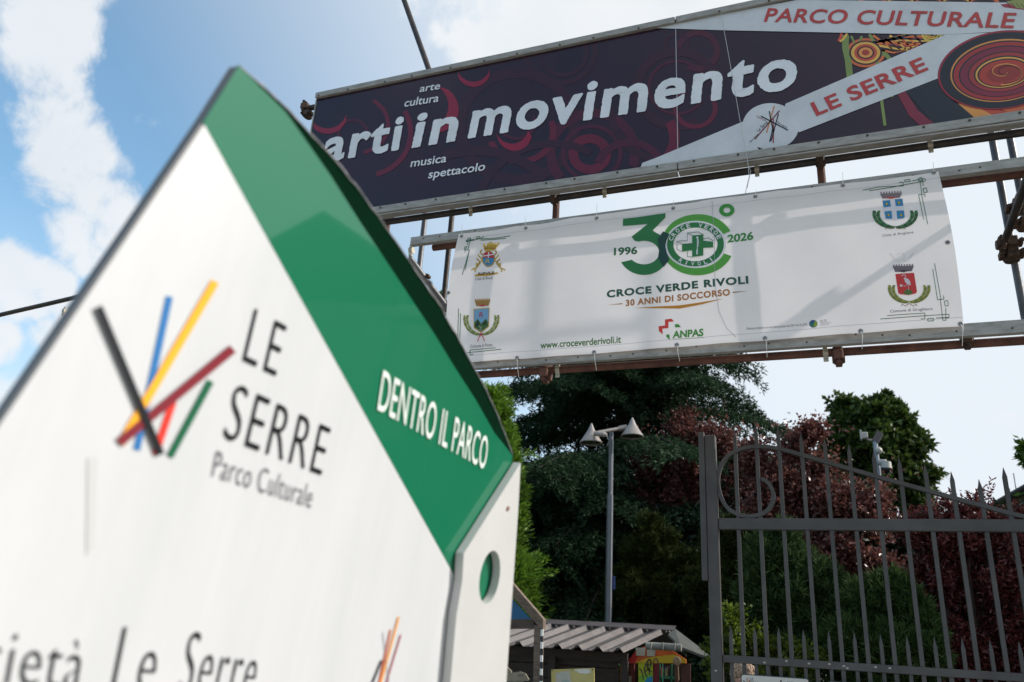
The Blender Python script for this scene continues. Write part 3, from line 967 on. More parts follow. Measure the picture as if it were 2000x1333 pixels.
t.stroke([C8(480, 740), C8(510, 715), C8(500, 685), C8(470, 680), C8(440, 700)], .4, 'a29ca8', 1)
t.text('Comune di Grugliasco', C8(396, 1150), C8(730, 1128), C8(396, 1128), '4c4a58', layer=1)
t.build('town_crest', ban, 'crest with a white heron on a red shield, captioned Comune di Grugliasco')
# thin crease drawn by the cord across the cloth
tube_path('cord', [BN(1392, 398, .004), BN(1396, 470, .005), BN(1398, 560, .005), BN(1405, 612, .005), BN(1420, 645, .005), BN(1438, 662, .005)], .0016, mat('grey_cord', (.42, .42, .45), .6), ban, seg=5)
# eyelets and cable ties
EY = mat('eyelet_steel', (.42, .41, .4), .35, metal=.8, color2=(.25, .22, .2), vscale=50)
TIE = mat('cable_tie', (.78, .76, .72), .5)
def eyelet_mesh():
    bm = bmesh.new()
    n = 14
    rings = []
    for r, y in ((.0075, 0), (.0078, -.002), (.013, -.0025), (.0155, 0)):
        rings.append([bm.verts.new((r*math.cos(2*math.pi*k/n), y, r*math.sin(2*math.pi*k/n))) for k in range(n)])
    for a_, b_ in zip(rings, rings[1:]):
        for k in range(n): bm.faces.new((a_[k], a_[(k+1) % n], b_[(k+1) % n], b_[k]))
    me = bpy.data.meshes.new('eyelet'); bm.to_mesh(me); bm.free(); me.shade_smooth(); me.materials.append(EY)
    return me
em = eyelet_mesh()
hole = bpy.data.meshes.new('eyelet_hole')
bm = bmesh.new(); bmesh.ops.create_circle(bm, cap_ends=True, segments=12, radius=.0078, matrix=Matrix.Rotation(math.radians(90), 4, 'X')); bm.to_mesh(hole); bm.free()
hole.materials.append(mat('eyelet_dark', (.06, .055, .05), .8))
def eyelet(px, py):
    p = BN(px, py, .002)
    o = bpy.data.objects.new('eyelet', em); col.objects.link(o); o.parent = ban; o.location = p-ban.location
    h = bpy.data.objects.new('hole', hole); col.objects.link(h); h.parent = o; h.location = (0, -.0005, 0)
    return p
tops = [(903.5, 464.5), (1028, 448), (1167, 430), (1316, 411), (1476, 389), (1646, 366), (1823, 341)]
bots = [(1012, 702), (1161, 690), (1323, 677), (1494.5, 664), (1680.5, 651), (1875, 636)]
for p in tops:
    q = eyelet(*p)
    e = atY(p[0]+random.uniform(-2, 2), p[1]-random.uniform(12, 30), YB)
    tube_path('cable_tie', [q, q+Vector((.002, -.006, .012)), Vector((e.x, YB-.02, e.z))], [.002, .002, .0012], TIE, ban, seg=5)
for p in bots:
    q = eyelet(*p)
    e = atY(p[0]+random.uniform(1, 5), p[1]+random.uniform(24, 42), YB-.02)
    tube_path('cable_tie', [q, q+Vector((.008, -.01, -.03)), q+Vector((.006, 0, -.05)), e], [.0025, .0025, .0022, .0018], TIE, ban, seg=5)
eyelet(878, 575); eyelet(1850, 477)

# ------------------------------------------------------------------ banner rails
def rail(z0, z1, x0, x1, label):
    r = thing('metal_rail', ((x0+x1)/2, YB+.02, z0), label, 'rail', 'metal rails holding the banner')
    zc = (z0+z1)/2
    dz = 0
    b = MB()
    b.box(((x0+x1)/2, YB+.012, zc), (x1-x0, .004, z1-z0))
    b.box(((x0+x1)/2, YB+.034, z1-.002), (x1-x0, .04, .004)); b.box(((x0+x1)/2, YB+.034, z0+.002), (x1-x0, .04, .004))
    b.build('channel', ALU, r)
    h = MB()
    h.tube((0, 0, 0), (0, -.003, 0), .006, seg=7)
    h0 = h.build('drill_hole', SCREW, r)
    first = True
    for x in list(np.arange(x0+.12, x1-.1, .21)):
        o = h0 if first else h0.copy()
        if not first: col.objects.link(o); o.parent = r
        first = False
        o.location = Vector((x+random.uniform(-.08, .08), YB+.010, zc+random.uniform(-.016, .018)))-r.location
    return r
rail(4.545, 4.612, -2.93, 2.2, 'thin grey metal rail along the top edge of the white banner')
rail(atY(1254, 698.5, YB+.01).z, atY(1950, 628, YB+.01).z, -2.62, 2.2, 'thin grey metal rail along the bottom edge of the white banner')

# ------------------------------------------------------------------ scaffold
sca = thing('scaffold', (-.8, 5.2, 0), 'rusty tubular scaffold frame carrying the billboard and the banner', 'scaffold')
PR = .0268
YF = 5.125
def pipe(a, b, m=RUST, r=PR):
    return MB().tube(a, b, r, seg=20).build('pipe', m, sca, smooth=True)
def coupler(c, ax='x', m=CAST, s=1.0, rx=0.0):
    b = MB()
    c = Vector(c)
    d1_ = Vector((1, 0, 0)) if ax == 'x' else (Vector((0, 0, 1)) if ax == 'z' else Vector((0, 1, 0)))
    d2_ = Vector((0, 0, 1)) if ax == 'x' else Vector((1, 0, 0))
    b.tube(c-d1_*.032*s, c+d1_*.032*s, .034*s, seg=16)
    b.tube(c-d1_*.026*s, c+d1_*.026*s, .038*s, seg=10)
    o = c+Vector((0, -.045*s, 0))
    b.box(o+Vector((0, .012, 0)), (.05*s, .05*s, .055*s), bevel=.006)
    for sg in (-1, 1):
        p = c+d2_*sg*.043*s+Vector((0, -.01, 0))
        b.box(p, (.034*s, .05*s, .022*s) if ax == 'x' else (.022*s, .05*s, .034*s), bevel=.004)
        b.tube(p+Vector((0, -.05*s, 0)), p+Vector((0, .03*s, 0)), .008*s, seg=8)
        b.tube(p+Vector((0, -.046*s, 0)), p+Vector((0, -.028*s, 0)), .014*s, seg=6)
    return b.build('coupler', m, sca)
def strap(c):
    b = MB(); c = Vector(c)
    b.tube(c-Vector((.016, 0, 0)), c+Vector((.016, 0, 0)), .029, seg=16)
    b.box(c+Vector((0, -.012, -.04)), (.03, .012, .045), bevel=.003)
    b.box(c+Vector((0, -.012, .035)), (.03, .012, .03), bevel=.003)
    b.tube(c+Vector((0, -.03, -.042)), c+Vector((0, .012, -.042)), .006, seg=6)
    return b.build('strap_clamp', ZINC, sca)
def F(px, py, Y=YF): return atY(px, py, Y)
zA = F(1400, 340).z     # pipe below the billboard
zA = (F(1000, 398).z+F(1800, 290).z)/2
pipe((-4.0, YF, zA), (2.4, YF, zA), DARKSTEEL)
zB_ = (F(880, 485).z+F(1900, 348).z)/2
pipe((-2.78, YF, zB_), (2.4, YF, zB_), RUST)
zC = (F(1000, 733).z+F(1950, 664).z)/2
pipe((-2.9, YF, zC), (2.4, YF, zC), RUST)
zTop = F(640, 205).z
pipe((F(600, 207).x, YF, zTop), (2.4, YF, zTop), DARKSTEEL)
pipe((-2.6, YF, 5.5), (2.4, YF, 5.5), DARKSTEEL)
YP = YF+.052
XL_, XM = F(1086, 410, YP).x, F(1605, 350, YP).x
for x in (XL_, XM):
    pipe((x, YP, zC-.06), (x, YP, 6.35), RUST)
    for z in (zA, zB_, zC, zTop):
        coupler((x, YF+.01, z), 'x')
    coupler((x, YF-.005, zC-.035), 'x', RUST, 1.15)
coupler((F(1590, 205).x, YF, zTop), 'x')
coupler((F(600, 205).x, YF, zTop), 'x', s=1.1); coupler((F(600, 222).x+.02, YF, zTop-.08), 'z', s=1.0)
coupler(F(1888, 666), 'x', CAST, 1.05)
for px, py in ((922, 404), (1182, 371), (1478, 323), (1815, 277)):
    p = F(px, py); strap((p.x, YF, zA))
for px in (803,):
    strap((F(px, 497).x, YF, zB_))
for px in (1091, 1613):
    strap((F(px, 700).x, YF, zC))
# legs of the arch at both ends (right one outside the view)
for x in (2.3, -4.0):
    for y in (YP, 6.25):
        pipe((x, y, 0), (x, y, 6.35), GALV)
# rear frame
YR = 6.25
def rr(px, py): return atY(px, py, YR)
xr1, xr2 = rr(1943, 300).x, rr(1977, 300).x
pipe((xr1, YR, 0), (xr1, YR, 6.6), GALV); pipe((xr2+.02, YR+.06, 0), (xr2+.02, YR+.06, 6.6), GALV)
xl1, xl2, xl3 = rr(826, 460).x, rr(877, 480).x, rr(757, 440).x
pipe((xl1, YR, 0), (xl1, YR, 6.4), GALV); pipe((xl2, YR, 0), (xl2, YR, 6.4), DARKSTEEL); pipe((xl3, YR, 0), (xl3, YR, 6.4), RUST)
pipe((-4.8, YR+.052, 5.9), (2.4, YR+.052, 5.9), DARKSTEEL)
pipe((xl3, YR+.06, 3.2), (xl2+.1, YR+.06, 3.2), DARKSTEEL)
# braces
pipe(rr(785, 395), rr(700, 520), DARKSTEEL)
pipe(atY(800, 505, 5.2), atY(885, 618, 5.75), GALV)
coupler(atY(832, 543, 5.4), 'z', CAST, .8); coupler(atY(872, 600, 5.7), 'z', CAST, 1.2)
pipe(atY(778, -30, 5.5), atY(862, 205, 5.4), DARKSTEEL)
pipe(atY(-320, 690, 6.1), atY(480, 505, 6.3), DARKSTEEL); strap(atY(128, 604, 6.18)+Vector((0, 0, -.03)))
# transom at the right with its couplers
p0 = atY(2012, 335, 4.9); p1 = atY(1958, 484, 6.15)
pipe(p0, p1, DARKSTEEL)
for px, py, Y, s in ((1955, 479, 6.05, 1.0), (1975, 478, 6.15, 1.3), (1984, 410, 5.6, 1.2), (1975, 500, 6.2, 1.5), (1999, 440, 5.7, 1.2), (1991, 398, 5.5, 1.1)):
    coupler(atY(px, py, Y), 'z' if s > 1.1 else 'x', CAST, s)
pipe(atY(1972, 500, 6.2), atY(2030, 490, 6.2), DARKSTEEL)

# ------------------------------------------------------------------ foreground totem sign
d1 = ray(1707, 1342).normalized(); d2 = ray(1845, -4900).normalized()
nA = d2.cross(d1)*-1
nA.normalize()
if nA.x < 0: nA = -nA
q0 = ray(465, 130); q0 = q0*(1.25/q0.dot(Fw)) if False else q0*(1.25/(q0.dot(Fw)))
kA = nA.dot(q0)
def PA(px, py, lift=0.0):
    d = ray(px, py)
    return EYE + d*((kA)/(nA.dot(d))) + nA*lift
tot = thing('totem_sign', (-.85, 1.4, 0), 'tall white sign board with a green band at the top, close at the left', 'sign')
WH = mat('white_enamel', (0.50, 0.51, 0.52), 0.38, color2=(.56, .565, .57), vscale=2.2, coat=.25, stretch=(3, 3, .35))
WH2 = mat('white_plate_paint', (0.50, 0.50, 0.485), 0.45, var=0.04, vscale=5)
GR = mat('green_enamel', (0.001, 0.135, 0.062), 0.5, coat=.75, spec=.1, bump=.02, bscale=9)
GRF = mat('green_flange_shaded', (0.001, 0.05, 0.02), 0.6, spec=.15)  # darker than the band: shade under the hood put into the colour
EDGE = mat('panel_edge', (0.16, 0.155, 0.15), 0.5, metal=.3)
TH = .018
top_curve = [(465, 130), (512, 172), (560, 218), (600, 260), (632, 296), (704, 380), (751, 442), (801, 516), (848, 592), (895, 668), (936, 742), (962, 795), (980, 842), (1000, 893)]
low = [(905, 1080), (895, 1140)]
green = [PA(*p) for p in top_curve] + [PA(*p) for p in low] + [PA(395, 240)]
GB = [PA(1010, 1000), PA(990, 1333)]
# whole backing panel down to the ground
def down(p, zt=.05):
    t_ = (p.z-zt)/d2.z
    return p-d2*t_
left = [PA(465, 130), PA(395, 240), PA(0, 820), PA(-400, 1390)]
leftv = PA(-400, 1390)
outline = [PA(*p) for p in top_curve] + [PA(1000, 893)-d2*.3] 
bottomR = down(outline[-1]); bottomL = down(leftv)
body = [v-nA*.0005 for v in outline] + [bottomR, bottomL, leftv, PA(0, 820), PA(395, 240)]
MB().prism(body, nA, TH).build('backing_panel', EDGE, tot)
MB().prism([v+nA*.002 for v in green], nA, .0022).build('green_band', GR, tot)
whitep = [PA(397, 245), PA(895, 1142), PA(888, 1236), PA(876, 1333), down(PA(876, 1333)), down(leftv), leftv+d1*.004, PA(5, 820)]
MB().prism([v+nA*.002 for v in whitep], nA, .0022).build('white_face', WH, tot)
gb2 = [PA(897, 1143), PA(900, 1078), PA(1000, 893), PA(1000, 893)-d2*.6, PA(876, 1333)+d1*.01]
MB().prism([v+nA*.0015 for v in gb2], nA, .0015).build('green_backing', GR, tot)
# hood flange along the top edge
fl_in = [(465, 130), (510, 178), (558, 226), (644, 348), (700, 436), (775, 548), (846, 655), (887, 722), (928, 785), (965, 850), (1000, 893)]
fl_out = [(465, 128), (515, 170), (562, 214), (655, 314), (712, 385), (790, 498), (864, 606), (905, 680), (944, 752), (975, 820), (1001, 888)]
inP = [PA(*p) for p in fl_in]
b = MB()
vin, vout, vout2 = [], [], []
for k in range(len(inP)):
    a0, a1 = inP[max(k-1, 0)], inP[min(k+1, len(inP)-1)]
    tdir = (a1-a0).normalized()
    pn = tdir.cross(nA).normalized()
    # outer edge lies on the plane spanned by the edge direction and the panel normal, tipped up
    pn = (pn + nA*.0).normalized()
    d = ray(*fl_out[k])
    pl = (nA*.55 + (tdir.cross(nA)).normalized()*(-.84))
    if pl.dot(d2) < 0: pl = (nA*.55 + (tdir.cross(nA)).normalized()*(.84))
    nn_ = tdir.cross(pl).normalized()
    den = nn_.dot(d)
    P_ = EYE + d*(nn_.dot(inP[k]-EYE)/den)
    vin.append(inP[k]); vout.append(P_)
# sweep with a slightly wavy lip
bm = b.bm
rr1 = random.Random(3)
A_, B_ = [], []
N = 60
def lerp_list(L, t):
    f = t*(len(L)-1); i = min(int(f), len(L)-2); return L[i].lerp(L[i+1], f-i)
for i in range(N+1):
    t_ = i/N
    pi_, po = lerp_list(vin, t_), lerp_list(vout, t_)
    w = (po-pi_)
    po = po + w*rr1.uniform(-.035, .035)
    A_.append(bm.verts.new(pi_)); B_.append(bm.verts.new(po))
for i in range(N): bm.faces.new((A_[i], A_[i+1], B_[i+1], B_[i]))
bmesh.ops.solidify(bm, geom=bm.faces[:], thickness=.003)
lip = [v.co.copy() for v in B_]
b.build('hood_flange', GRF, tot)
tube_path('bare_edge', lip, [.0010+.0010*rr1.random() for _ in lip], mat('bare_edge_metal', (.24, .24, .25), .5, var=.3, vscale=30), tot, seg=6)
# right plate standing in front of the panel, with a round hole
PT = .022
def PB(px, py, lift=0.0): 
    d = ray(px, py)
    return EYE + d*((kA+PT+.006)/(nA.dot(d))) + nA*lift
hc = PB(957, 1128); hr = .066
plate = [PB(906, 1082), PB(1017, 905), PB(1012, 1000), PB(989, 1333), down(PB(989, 1333)), down(PB(880, 1333)), PB(880, 1333), PB(892, 1200), PB(903, 1135)]
ncirc = 40
e2 = nA.cross(d1); e2.normalize()
if e2.z < 0: e2 = -e2
circ = [hc+d1*hr*.9*math.cos(2*math.pi*k/ncirc)+e2*hr*1.0*math.sin(2*math.pi*k/ncirc) for k in range(ncirc)]
def plate_with_hole(outl, hole_, n, th, name, m, parent):
    bm = bmesh.new()
    tris = tessellate_polygon([outl, hole_])
    al = outl+hole_
    f = [bm.verts.new(p) for p in al]; bk = [bm.verts.new(p-n*th) for p in al]
    for t_ in tris:
        bm.faces.new([f[i] for i in t_]); bm.faces.new([bk[i] for i in reversed(t_)])
    for rng_ in (range(0, len(outl)), range(len(outl), len(al))):
        L = list(rng_)
        for i in range(len(L)):
            j = L[(i+1) % len(L)]
            bm.faces.new((f[L[i]], f[j], bk[j], bk[L[i]]))
    bmesh.ops.recalc_face_normals(bm, faces=bm.faces)
    me = bpy.data.meshes.new(name); bm.to_mesh(me); bm.free()
    return link(name, me, m, parent)
plate_with_hole(plate, circ, nA, PT, 'side_plate', WH2, tot)
MB().tube(PB(991, 994)+nA*.001, PB(991, 994)+nA*.004, .006, seg=12).build('screw', mat('copper_screw', (.35, .2, .14), .5, metal=.5), tot)
# prints on the totem
def PAt(px, py, lift=0.0): return PA(px, py, lift)
t = Art(PAt, 'gloss', .003)
for p, q, h, w, l in (((328, 580), (264, 880), '2f6ea8', 14, 0), ((417, 551), (232, 868), 'f0a92c', 16, 1), ((335, 785), (300, 888), 'd83a2c', 14, .5), ((408, 745), (328, 893), '1d5c40', 14, .5),
                      ((450, 682), (228, 865), '7a2630', 18, 2), ((186, 600), (308, 888), '1d1d20', 15, 3)):
    t.stroke([p, q], w, h, l)
t.build('logo', tot)
t = Art(PAt, 'gloss', .003)
BKK = '17171a'
t.text('LE', (470, 706), (535, 737), (495, 603), BKK, bold=-.012, spacing=1.2)
t.text('SERRE', (431, 856), (624, 930), (458, 748), BKK, bold=-.012, spacing=1.12)
t.build('name_lettering', tot)
t = Art(PAt, 'gloss', .003)
t.text('Parco Culturale', (410, 931), (604, 993), (420, 880), '6a6a70', bold=-.008, spacing=1.1)
t.build('subtitle_lettering', tot)
t = Art(PAt, 'gloss', .003)
t.text('Società', (-185, 1325), (152, 1346), (-160, 1205), BKK, bold=-.014, spacing=1.1)
t.build('lettering', tot)
t = Art(PAt, 'gloss', .003)
t.text('Le', (212, 1352), (292, 1355), (238, 1224), BKK, bold=-.014, spacing=1.15)
t.build('lettering', tot)
t = Art(PAt, 'gloss', .003)
t.text('Serre', (343, 1352), (488, 1362), (370, 1232), BKK, bold=-.014, spacing=1.15)
t.build('lettering', tot)
t = Art(PAt, 'gloss', .003)
t.text('DENTRO IL PARCO', (733, 800), (944, 918), (745, 722), 'd9e2da', bold=.004, spacing=1.06, layer=2)
t.build('band_lettering', tot)
t = Art(PAt, 'gloss', .003)
for p, q, h, w in (((776, 1205), (738, 1345), 'd89a5c', 4), ((780, 1240), (748, 1345), 'a05058', 2.5), ((745, 1235), (758, 1345), '90909a', 1.5), ((742, 1290), (720, 1345), '3a3a40', 4), ((760, 1230), (735, 1345), 'c0603c', 3)):
    t.stroke([p, q], w, h, 1)
t.build('small_logo', tot)
# faint dirt mark
t = Art(PAt, 'gloss', .003)
t.poly([(168, 895), (188, 895), (180, 1070), (166, 1085)], 'bdbebe', 0)
t.build('stain', tot)

# ------------------------------------------------------------------ gate
YG = 6.5
def G(px, py): return atY(px, py, YG)
def c6(x, y): return (1340+x/2.2485, 740+y/2.2485)
gate = thing('park_gate', (0, YG, 0), 'dark grey iron gate leaf with pointed bars and a scroll, right of the post', 'gate')
xp0, xp1 = G(1385, 1140).x, G(1407, 1140).x
zpt = G(1396, 853).z
MB().box(((xp0+xp1)/2, YG, zpt/2+.02), (xp1-xp0, .09, zpt-.04), bevel=.004).build('post', PAINT_GATE, gate)
xs0 = G(1370, 1000).x
zs0, zs1 = G(1375, 848).z, G(1380, 1136).z
MB().box(((xs0+xp0)/2-.002, YG-.03, (zs0+zs1)/2), (xp0-xs0, .05, zs0-zs1), bevel=.003).build('stop_plate', PAINT_GATE, gate)
zm1, zm0 = (G(*c6(400, 614)).z+G(*c6(1200, 623)).z)/2, (G(*c6(400, 664)).z+G(*c6(1200, 676)).z)/2
zl1, zl0 = (G(*c6(300, 1220)).z+G(*c6(1200, 1281)).z)/2, (G(*c6(300, 1253)).z+G(*c6(1200, 1318)).z)/2
XE = 3.3
for z0, z1 in ((zm0, zm1), (zl0, zl1), (.14, .22)):
    MB().box(((xp1+XE)/2+.001, YG, (z0+z1)/2), (XE-xp1-.004, .055, z1-z0), bevel=.003).build('rail', PAINT_GATE, gate)
BW = .028
tips = [(213, 232), (305, 205), (402, 207), (503, 240), (607, 262), (713, 287), (822, 318), (933, 345), (1047, 378), (1163, 408), (1285, 442), (1392, 390)]
def spear(x, z0, z1, w=BW):
    b = MB()
    b.box((x, YG, (z0+z1-.07)/2), (w, w, z1-.07-z0))
    m_ = Matrix.Translation((x, YG, z1-.035)) @ Matrix.Rotation(math.radians(45), 4, 'Z')
    bmesh.ops.create_cone(b.bm, cap_ends=True, segments=4, radius1=w*.5*1.414, radius2=.001, depth=.07, matrix=m_)
    return b.build('bar', PAINT_GATE, gate)
last = None
pts = [G(*c6(*t_)) for t_ in tips]
for p in pts: spear(p.x, .1, p.z)
dx = (pts[10].x-pts[0].x)/10
for k in range(1, 10):
    x = pts[10].x+dx*(k+1)
    if x < XE: spear(x, .1, pts[11].z - .02*k)
shorts = [(195, 1085), (300, 1090), (405, 1095), (514, 1103), (625, 1108), (737, 1113), (852, 1122), (968, 1130), (1088, 1135), (1210, 1140), (1333, 1150), (1460, 1155)]
sp_ = [G(*c6(*t_)) for t_ in shorts]
for p in sp_: spear(p.x, .2, p.z, .024)
for k in range(1, 10):
    x = sp_[-1].x+dx*k
    if x < XE: spear(x, .2, sp_[-1].z, .024)
path = [(330, 443), (352, 452), (373, 478), (384, 512), (378, 548), (355, 583), (315, 602), (265, 606), (215, 592), (175, 560), (150, 510), (140, 455), (148, 400), (172, 355), (215, 322), (265, 305), (315, 301), (370, 304),
        (440, 318), (510, 338), (620, 370), (730, 402), (850, 436), (950, 464), (1060, 494), (1180, 528), (1300, 560), (1430, 596), (1500, 612)]
def catmull(P, n=5):
    out = []
    for i in range(len(P)-1):
        a0, a1, a2, a3 = P[max(i-1, 0)], P[i], P[i+1], P[min(i+2, len(P)-1)]
        for k in range(n):
            t_ = k/n
            out.append(.5*((2*a1)+(-a0+a2)*t_+(2*a0-5*a1+4*a2-a3)*t_*t_+(-a0+3*a1-3*a2+a3)*t_**3))
    out.append(P[-1])
    return out
pp = catmull([G(*c6(*p)) for p in path])
bm = bmesh.new()
prev = None
for i, p in enumerate(pp):
    d = (pp[min(i+1, len(pp)-1)]-pp[max(i-1, 0)]).normalized()
    n_ = Vector((d.z, 0, -d.x))
    w = .0145
    ring = [bm.verts.new(p+n_*w+Vector((0, -.0235, 0))), bm.verts.new(p+n_*w+Vector((0, .0235, 0))), bm.verts.new(p-n_*w+Vector((0, .0235, 0))), bm.verts.new(p-n_*w+Vector((0, -.0235, 0)))]
    if prev:
        for k in range(4): bm.faces.new((prev[k], prev[(k+1) % 4], ring[(k+1) % 4], ring[k]))
    else: bm.faces.new(ring[::-1])
    prev = ring
bm.faces.new(prev)
bmesh.ops.recalc_face_normals(bm, faces=bm.faces)
me = bpy.data.meshes.new('scroll'); bm.to_mesh(me); bm.free(); link('scroll', me, PAINT_GATE, gate)
MB().box((XE, YG, 1.3), (.09, .09, 2.6)).build('post', PAINT_GATE, gate)
ch = MB()
for px, py in ((1536, 1292), (1493, 1295), (1648, 1302), (1655, 1306), (1620, 1298), (1398, 1311), (1710, 1304), (1738, 1306), (1580, 1297)):
    p = atY(px, py, YG-.0285 if px > 1410 else YG-.046)
    ch.sphere(p, .006, 8, (1.6, .2, 1.1))
ch.build('paint_chips', mat('chipped_paint', (.35, .33, .3), .8), gate)

def small_sign(p_tl, p_tr, label, extra):
    y = YG-.075
    A0, A1 = atY(*p_tl, y), atY(*p_tr, y)
    s = thing('gate_sign', ((A0.x+A1.x)/2, y, .9), label, 'sign', 'white notice signs on the gate')
    zt_ = (A0.z+A1.z)/2
    w = A1.x-A0.x
    hgt = .55
    def rrect(x0, x1, z0, z1, r, yy):
        P = []
        for cx_, cz_, a0 in ((x1-r, z1-r, 0), (x0+r, z1-r, 90), (x0+r, z0+r, 180), (x1-r, z0+r, 270)):
            for k in range(6):
                t_ = math.radians(a0+k*18); P.append(Vector((cx_+r*math.cos(t_), yy, cz_+r*math.sin(t_))))
        return P
    MB().prism(rrect(A0.x, A1.x, zt_-hgt, zt_, .02, y), (0, -1, 0), .012).build('board', mat('sign_border', (.03, .05, .06), .4), s)
    MB().prism(rrect(A0.x+.006, A1.x-.006, zt_-hgt+.006, zt_-.006, .016, y-.002), (0, -1, 0), .0015).build('face', mat('sign_white', (.5, .48, .44), .5), s)
    SG = lambda px, py, l=0: atY(px, py, y-.002)+Vector((0, -l, 0))
    t = Art(SG, 'film', .001)
    extra(t)
    t.build('print', s)
    return s
def Zg(x, y): return (1400+x/8.33, 1260+y/8.33)
def ex1(t):
    for p, q, h in (((430, 580), (470, 625), '33333a'), ((480, 545), (500, 620), '6a90a8'), ((515, 535), (490, 640), 'c88a50'), ((545, 575), (500, 640), '8a4a40')):
        t.stroke([Zg(*p), Zg(*q)], 1.5, h, 1)
    t.text('LE', Zg(550, 580), Zg(592, 583), Zg(550, 538), '33333a'); t.text('SERRE', Zg(550, 632), Zg(672, 642), Zg(550, 598), '33333a')
    t.stroke([Zg(1045, 575), Zg(1048, 660)], 2.4, '3a3038', 1); t.stroke([Zg(1030, 600), Zg(1062, 640)], 2, '6a4a40', 1)
    t.text('PARCO', Zg(1145, 640), Zg(1248, 645), Zg(1145, 600), '5a5a60')
def ex2(t):
    t.stroke([Zg(1870, 606), Zg(2150, 618)], 1.5, '33333a', 1)
small_sign(Zg(388, 478), Zg(1500, 548), 'white rounded notice sign with the small stick logo, hung on the gate nearest the post', ex1)
small_sign(Zg(1815, 565), (1790, 1346), 'white rounded notice sign on the gate, right of the one with the logo', ex2)

# ------------------------------------------------------------------ street lamp
YL = 14.0
Lt = atY(1193.5, 841, YL)
lamp = thing('street_lamp', (Lt.x, YL, 0), 'tall grey street lamp with two conical shades in front of the cedar', 'street lamp')
LM = mat('lamp_pole_paint', (.14, .145, .16), .5, metal=.4, var=.1)
SH = mat('lamp_shade_metal', (.30, .27, .25), .45, metal=.35, var=.08, vscale=3)
zj = atY(1191, 970, YL).z
b = MB(); b.tube((Lt.x, YL, 0), (Lt.x, YL, zj), .062, .056, seg=20); b.tube((Lt.x, YL, zj), (Lt.x, YL, zj+.06), .056, .040, seg=20); b.tube((Lt.x, YL, zj+.06), (Lt.x, YL, Lt.z+.03), .040, .036, seg=20)
b.build('pole', LM, lamp, smooth=True)
aL, aR = atY(1168, 846, YL-.35), atY(1222, 836, YL+.0)
MB().tube(aL, aR, .036, seg=14).build('crossarm', SH, lamp, smooth=True)
def shade_at(px_tip, px_l, px_r, Y):
    tip = atY(*px_tip, Y); l_ = atY(*px_l, Y); r_ = atY(*px_r, Y)
    rad = (r_-l_).length/2; c = (l_+r_)/2
    c = Vector((c.x, Y, min(l_.z, r_.z)+abs(l_.z-r_.z)/2)); h = tip.z-c.z
    b = MB()
    prof = [(.012, h), (rad*.30, h*.66), (rad*.62, h*.34), (rad*.635, h*.33), (rad, 0), (rad*.96, -.012), (rad*.6, h*.30), (.01, h*.32)]
    n = 28; rings = []
    for r, z in prof: rings.append([b.bm.verts.new((c.x+r*math.cos(2*math.pi*k/n), c.y+r*math.sin(2*math.pi*k/n), c.z+z)) for k in range(n)])
    for p, q in zip(rings, rings[1:]):
        for k in range(n): b.bm.faces.new((p[k], p[(k+1) % n], q[(k+1) % n], q[k]))
    b.bm.faces.new(rings[0])
    o = b.build('lamp_shade', SH, lamp, smooth=True)
    g = MB(); g.tube((c.x, c.y, c.z+.005), (c.x, c.y, c.z+.02), rad*.86, seg=24); g.build('diffuser', mat('lamp_glass', (.05, .055, .03), .15), o)
    return c
cL = shade_at((1160, 828), (1133, 864), (1176, 867), YL-.35)
cR = shade_at((1228, 817), (1213, 851), (1257, 855), YL)
MB().tube(cL+Vector((.1, -.15, .13)), cL+Vector((.27, -.15, .10)), .05, .04, seg=12).tube(cL+Vector((.27, -.15, .10)), cL+Vector((.33, -.15, .09)), .06, .03, seg=12).build('sensor', SH, lamp, smooth=True)
MB().tube((Lt.x+.048, YL-.04, .2), (Lt.x+.048, YL-.04, Lt.z-.05), .010, seg=6).build('conduit', mat('conduit_metal', (.45, .46, .48), .4, metal=.5), lamp)
MB().tube(aR-Vector((.12, 0, .02)), aR+Vector((.02, 0, .0)), .055, seg=12).build('collar', SH, lamp, smooth=True)

# camera mast
YM = 16.0
mt = atY(1709, 862, YM)
mast = thing('camera_mast', (mt.x, YM, 0), 'slim grey mast with white dome camera and antenna in front of the round tree', 'mast')
MB().tube((mt.x, YM, 0), (mt.x, YM, mt.z), .06, .042, seg=16).build('pole', mat('mast_paint', (.28, .31, .36), .45, metal=.3), mast, smooth=True)
WP = mat('white_plastic', (.42, .41, .38), .5)
aa = atY(1708, 862, YM)
tube_path('antenna_arm', [aa, atY(1702, 861, YM), atY(1695, 860, YM), atY(1689, 853, YM)], .025, SH, mast)
MB().bar(atY(1680.5, 842, YM), atY(1683, 860, YM), .03, .16, up=(0, 1, 0)).build('antenna_panel', WP, mast)
MB().box(atY(1688, 852, YM), (.12, .12, .12), bevel=.01).build('antenna_box', WP, mast)
MB().bar(atY(1709, 864, YM), atY(1719, 846, YM), .1, .12).build('floodlight', mat('floodlight_body', (.1, .085, .08), .6), mast)
MB().sphere(atY(1715.5, 881, YM-.12), .07, 16).build('dome_lamp', WP, mast, smooth=True)
b = MB(); b.tube(atY(1716, 904, YM-.08), atY(1731, 904, YM-.12), .055, seg=12); b.tube(atY(1731, 903, YM-.12), atY(1731, 916, YM-.12), .08, .1, seg=14); b.build('camera_housing', WP, mast, smooth=True)
MB().sphere(atY(1731, 917, YM-.12), .09, 14).build('camera_dome', mat('camera_glass', (.02, .02, .022), .1), mast, smooth=True)

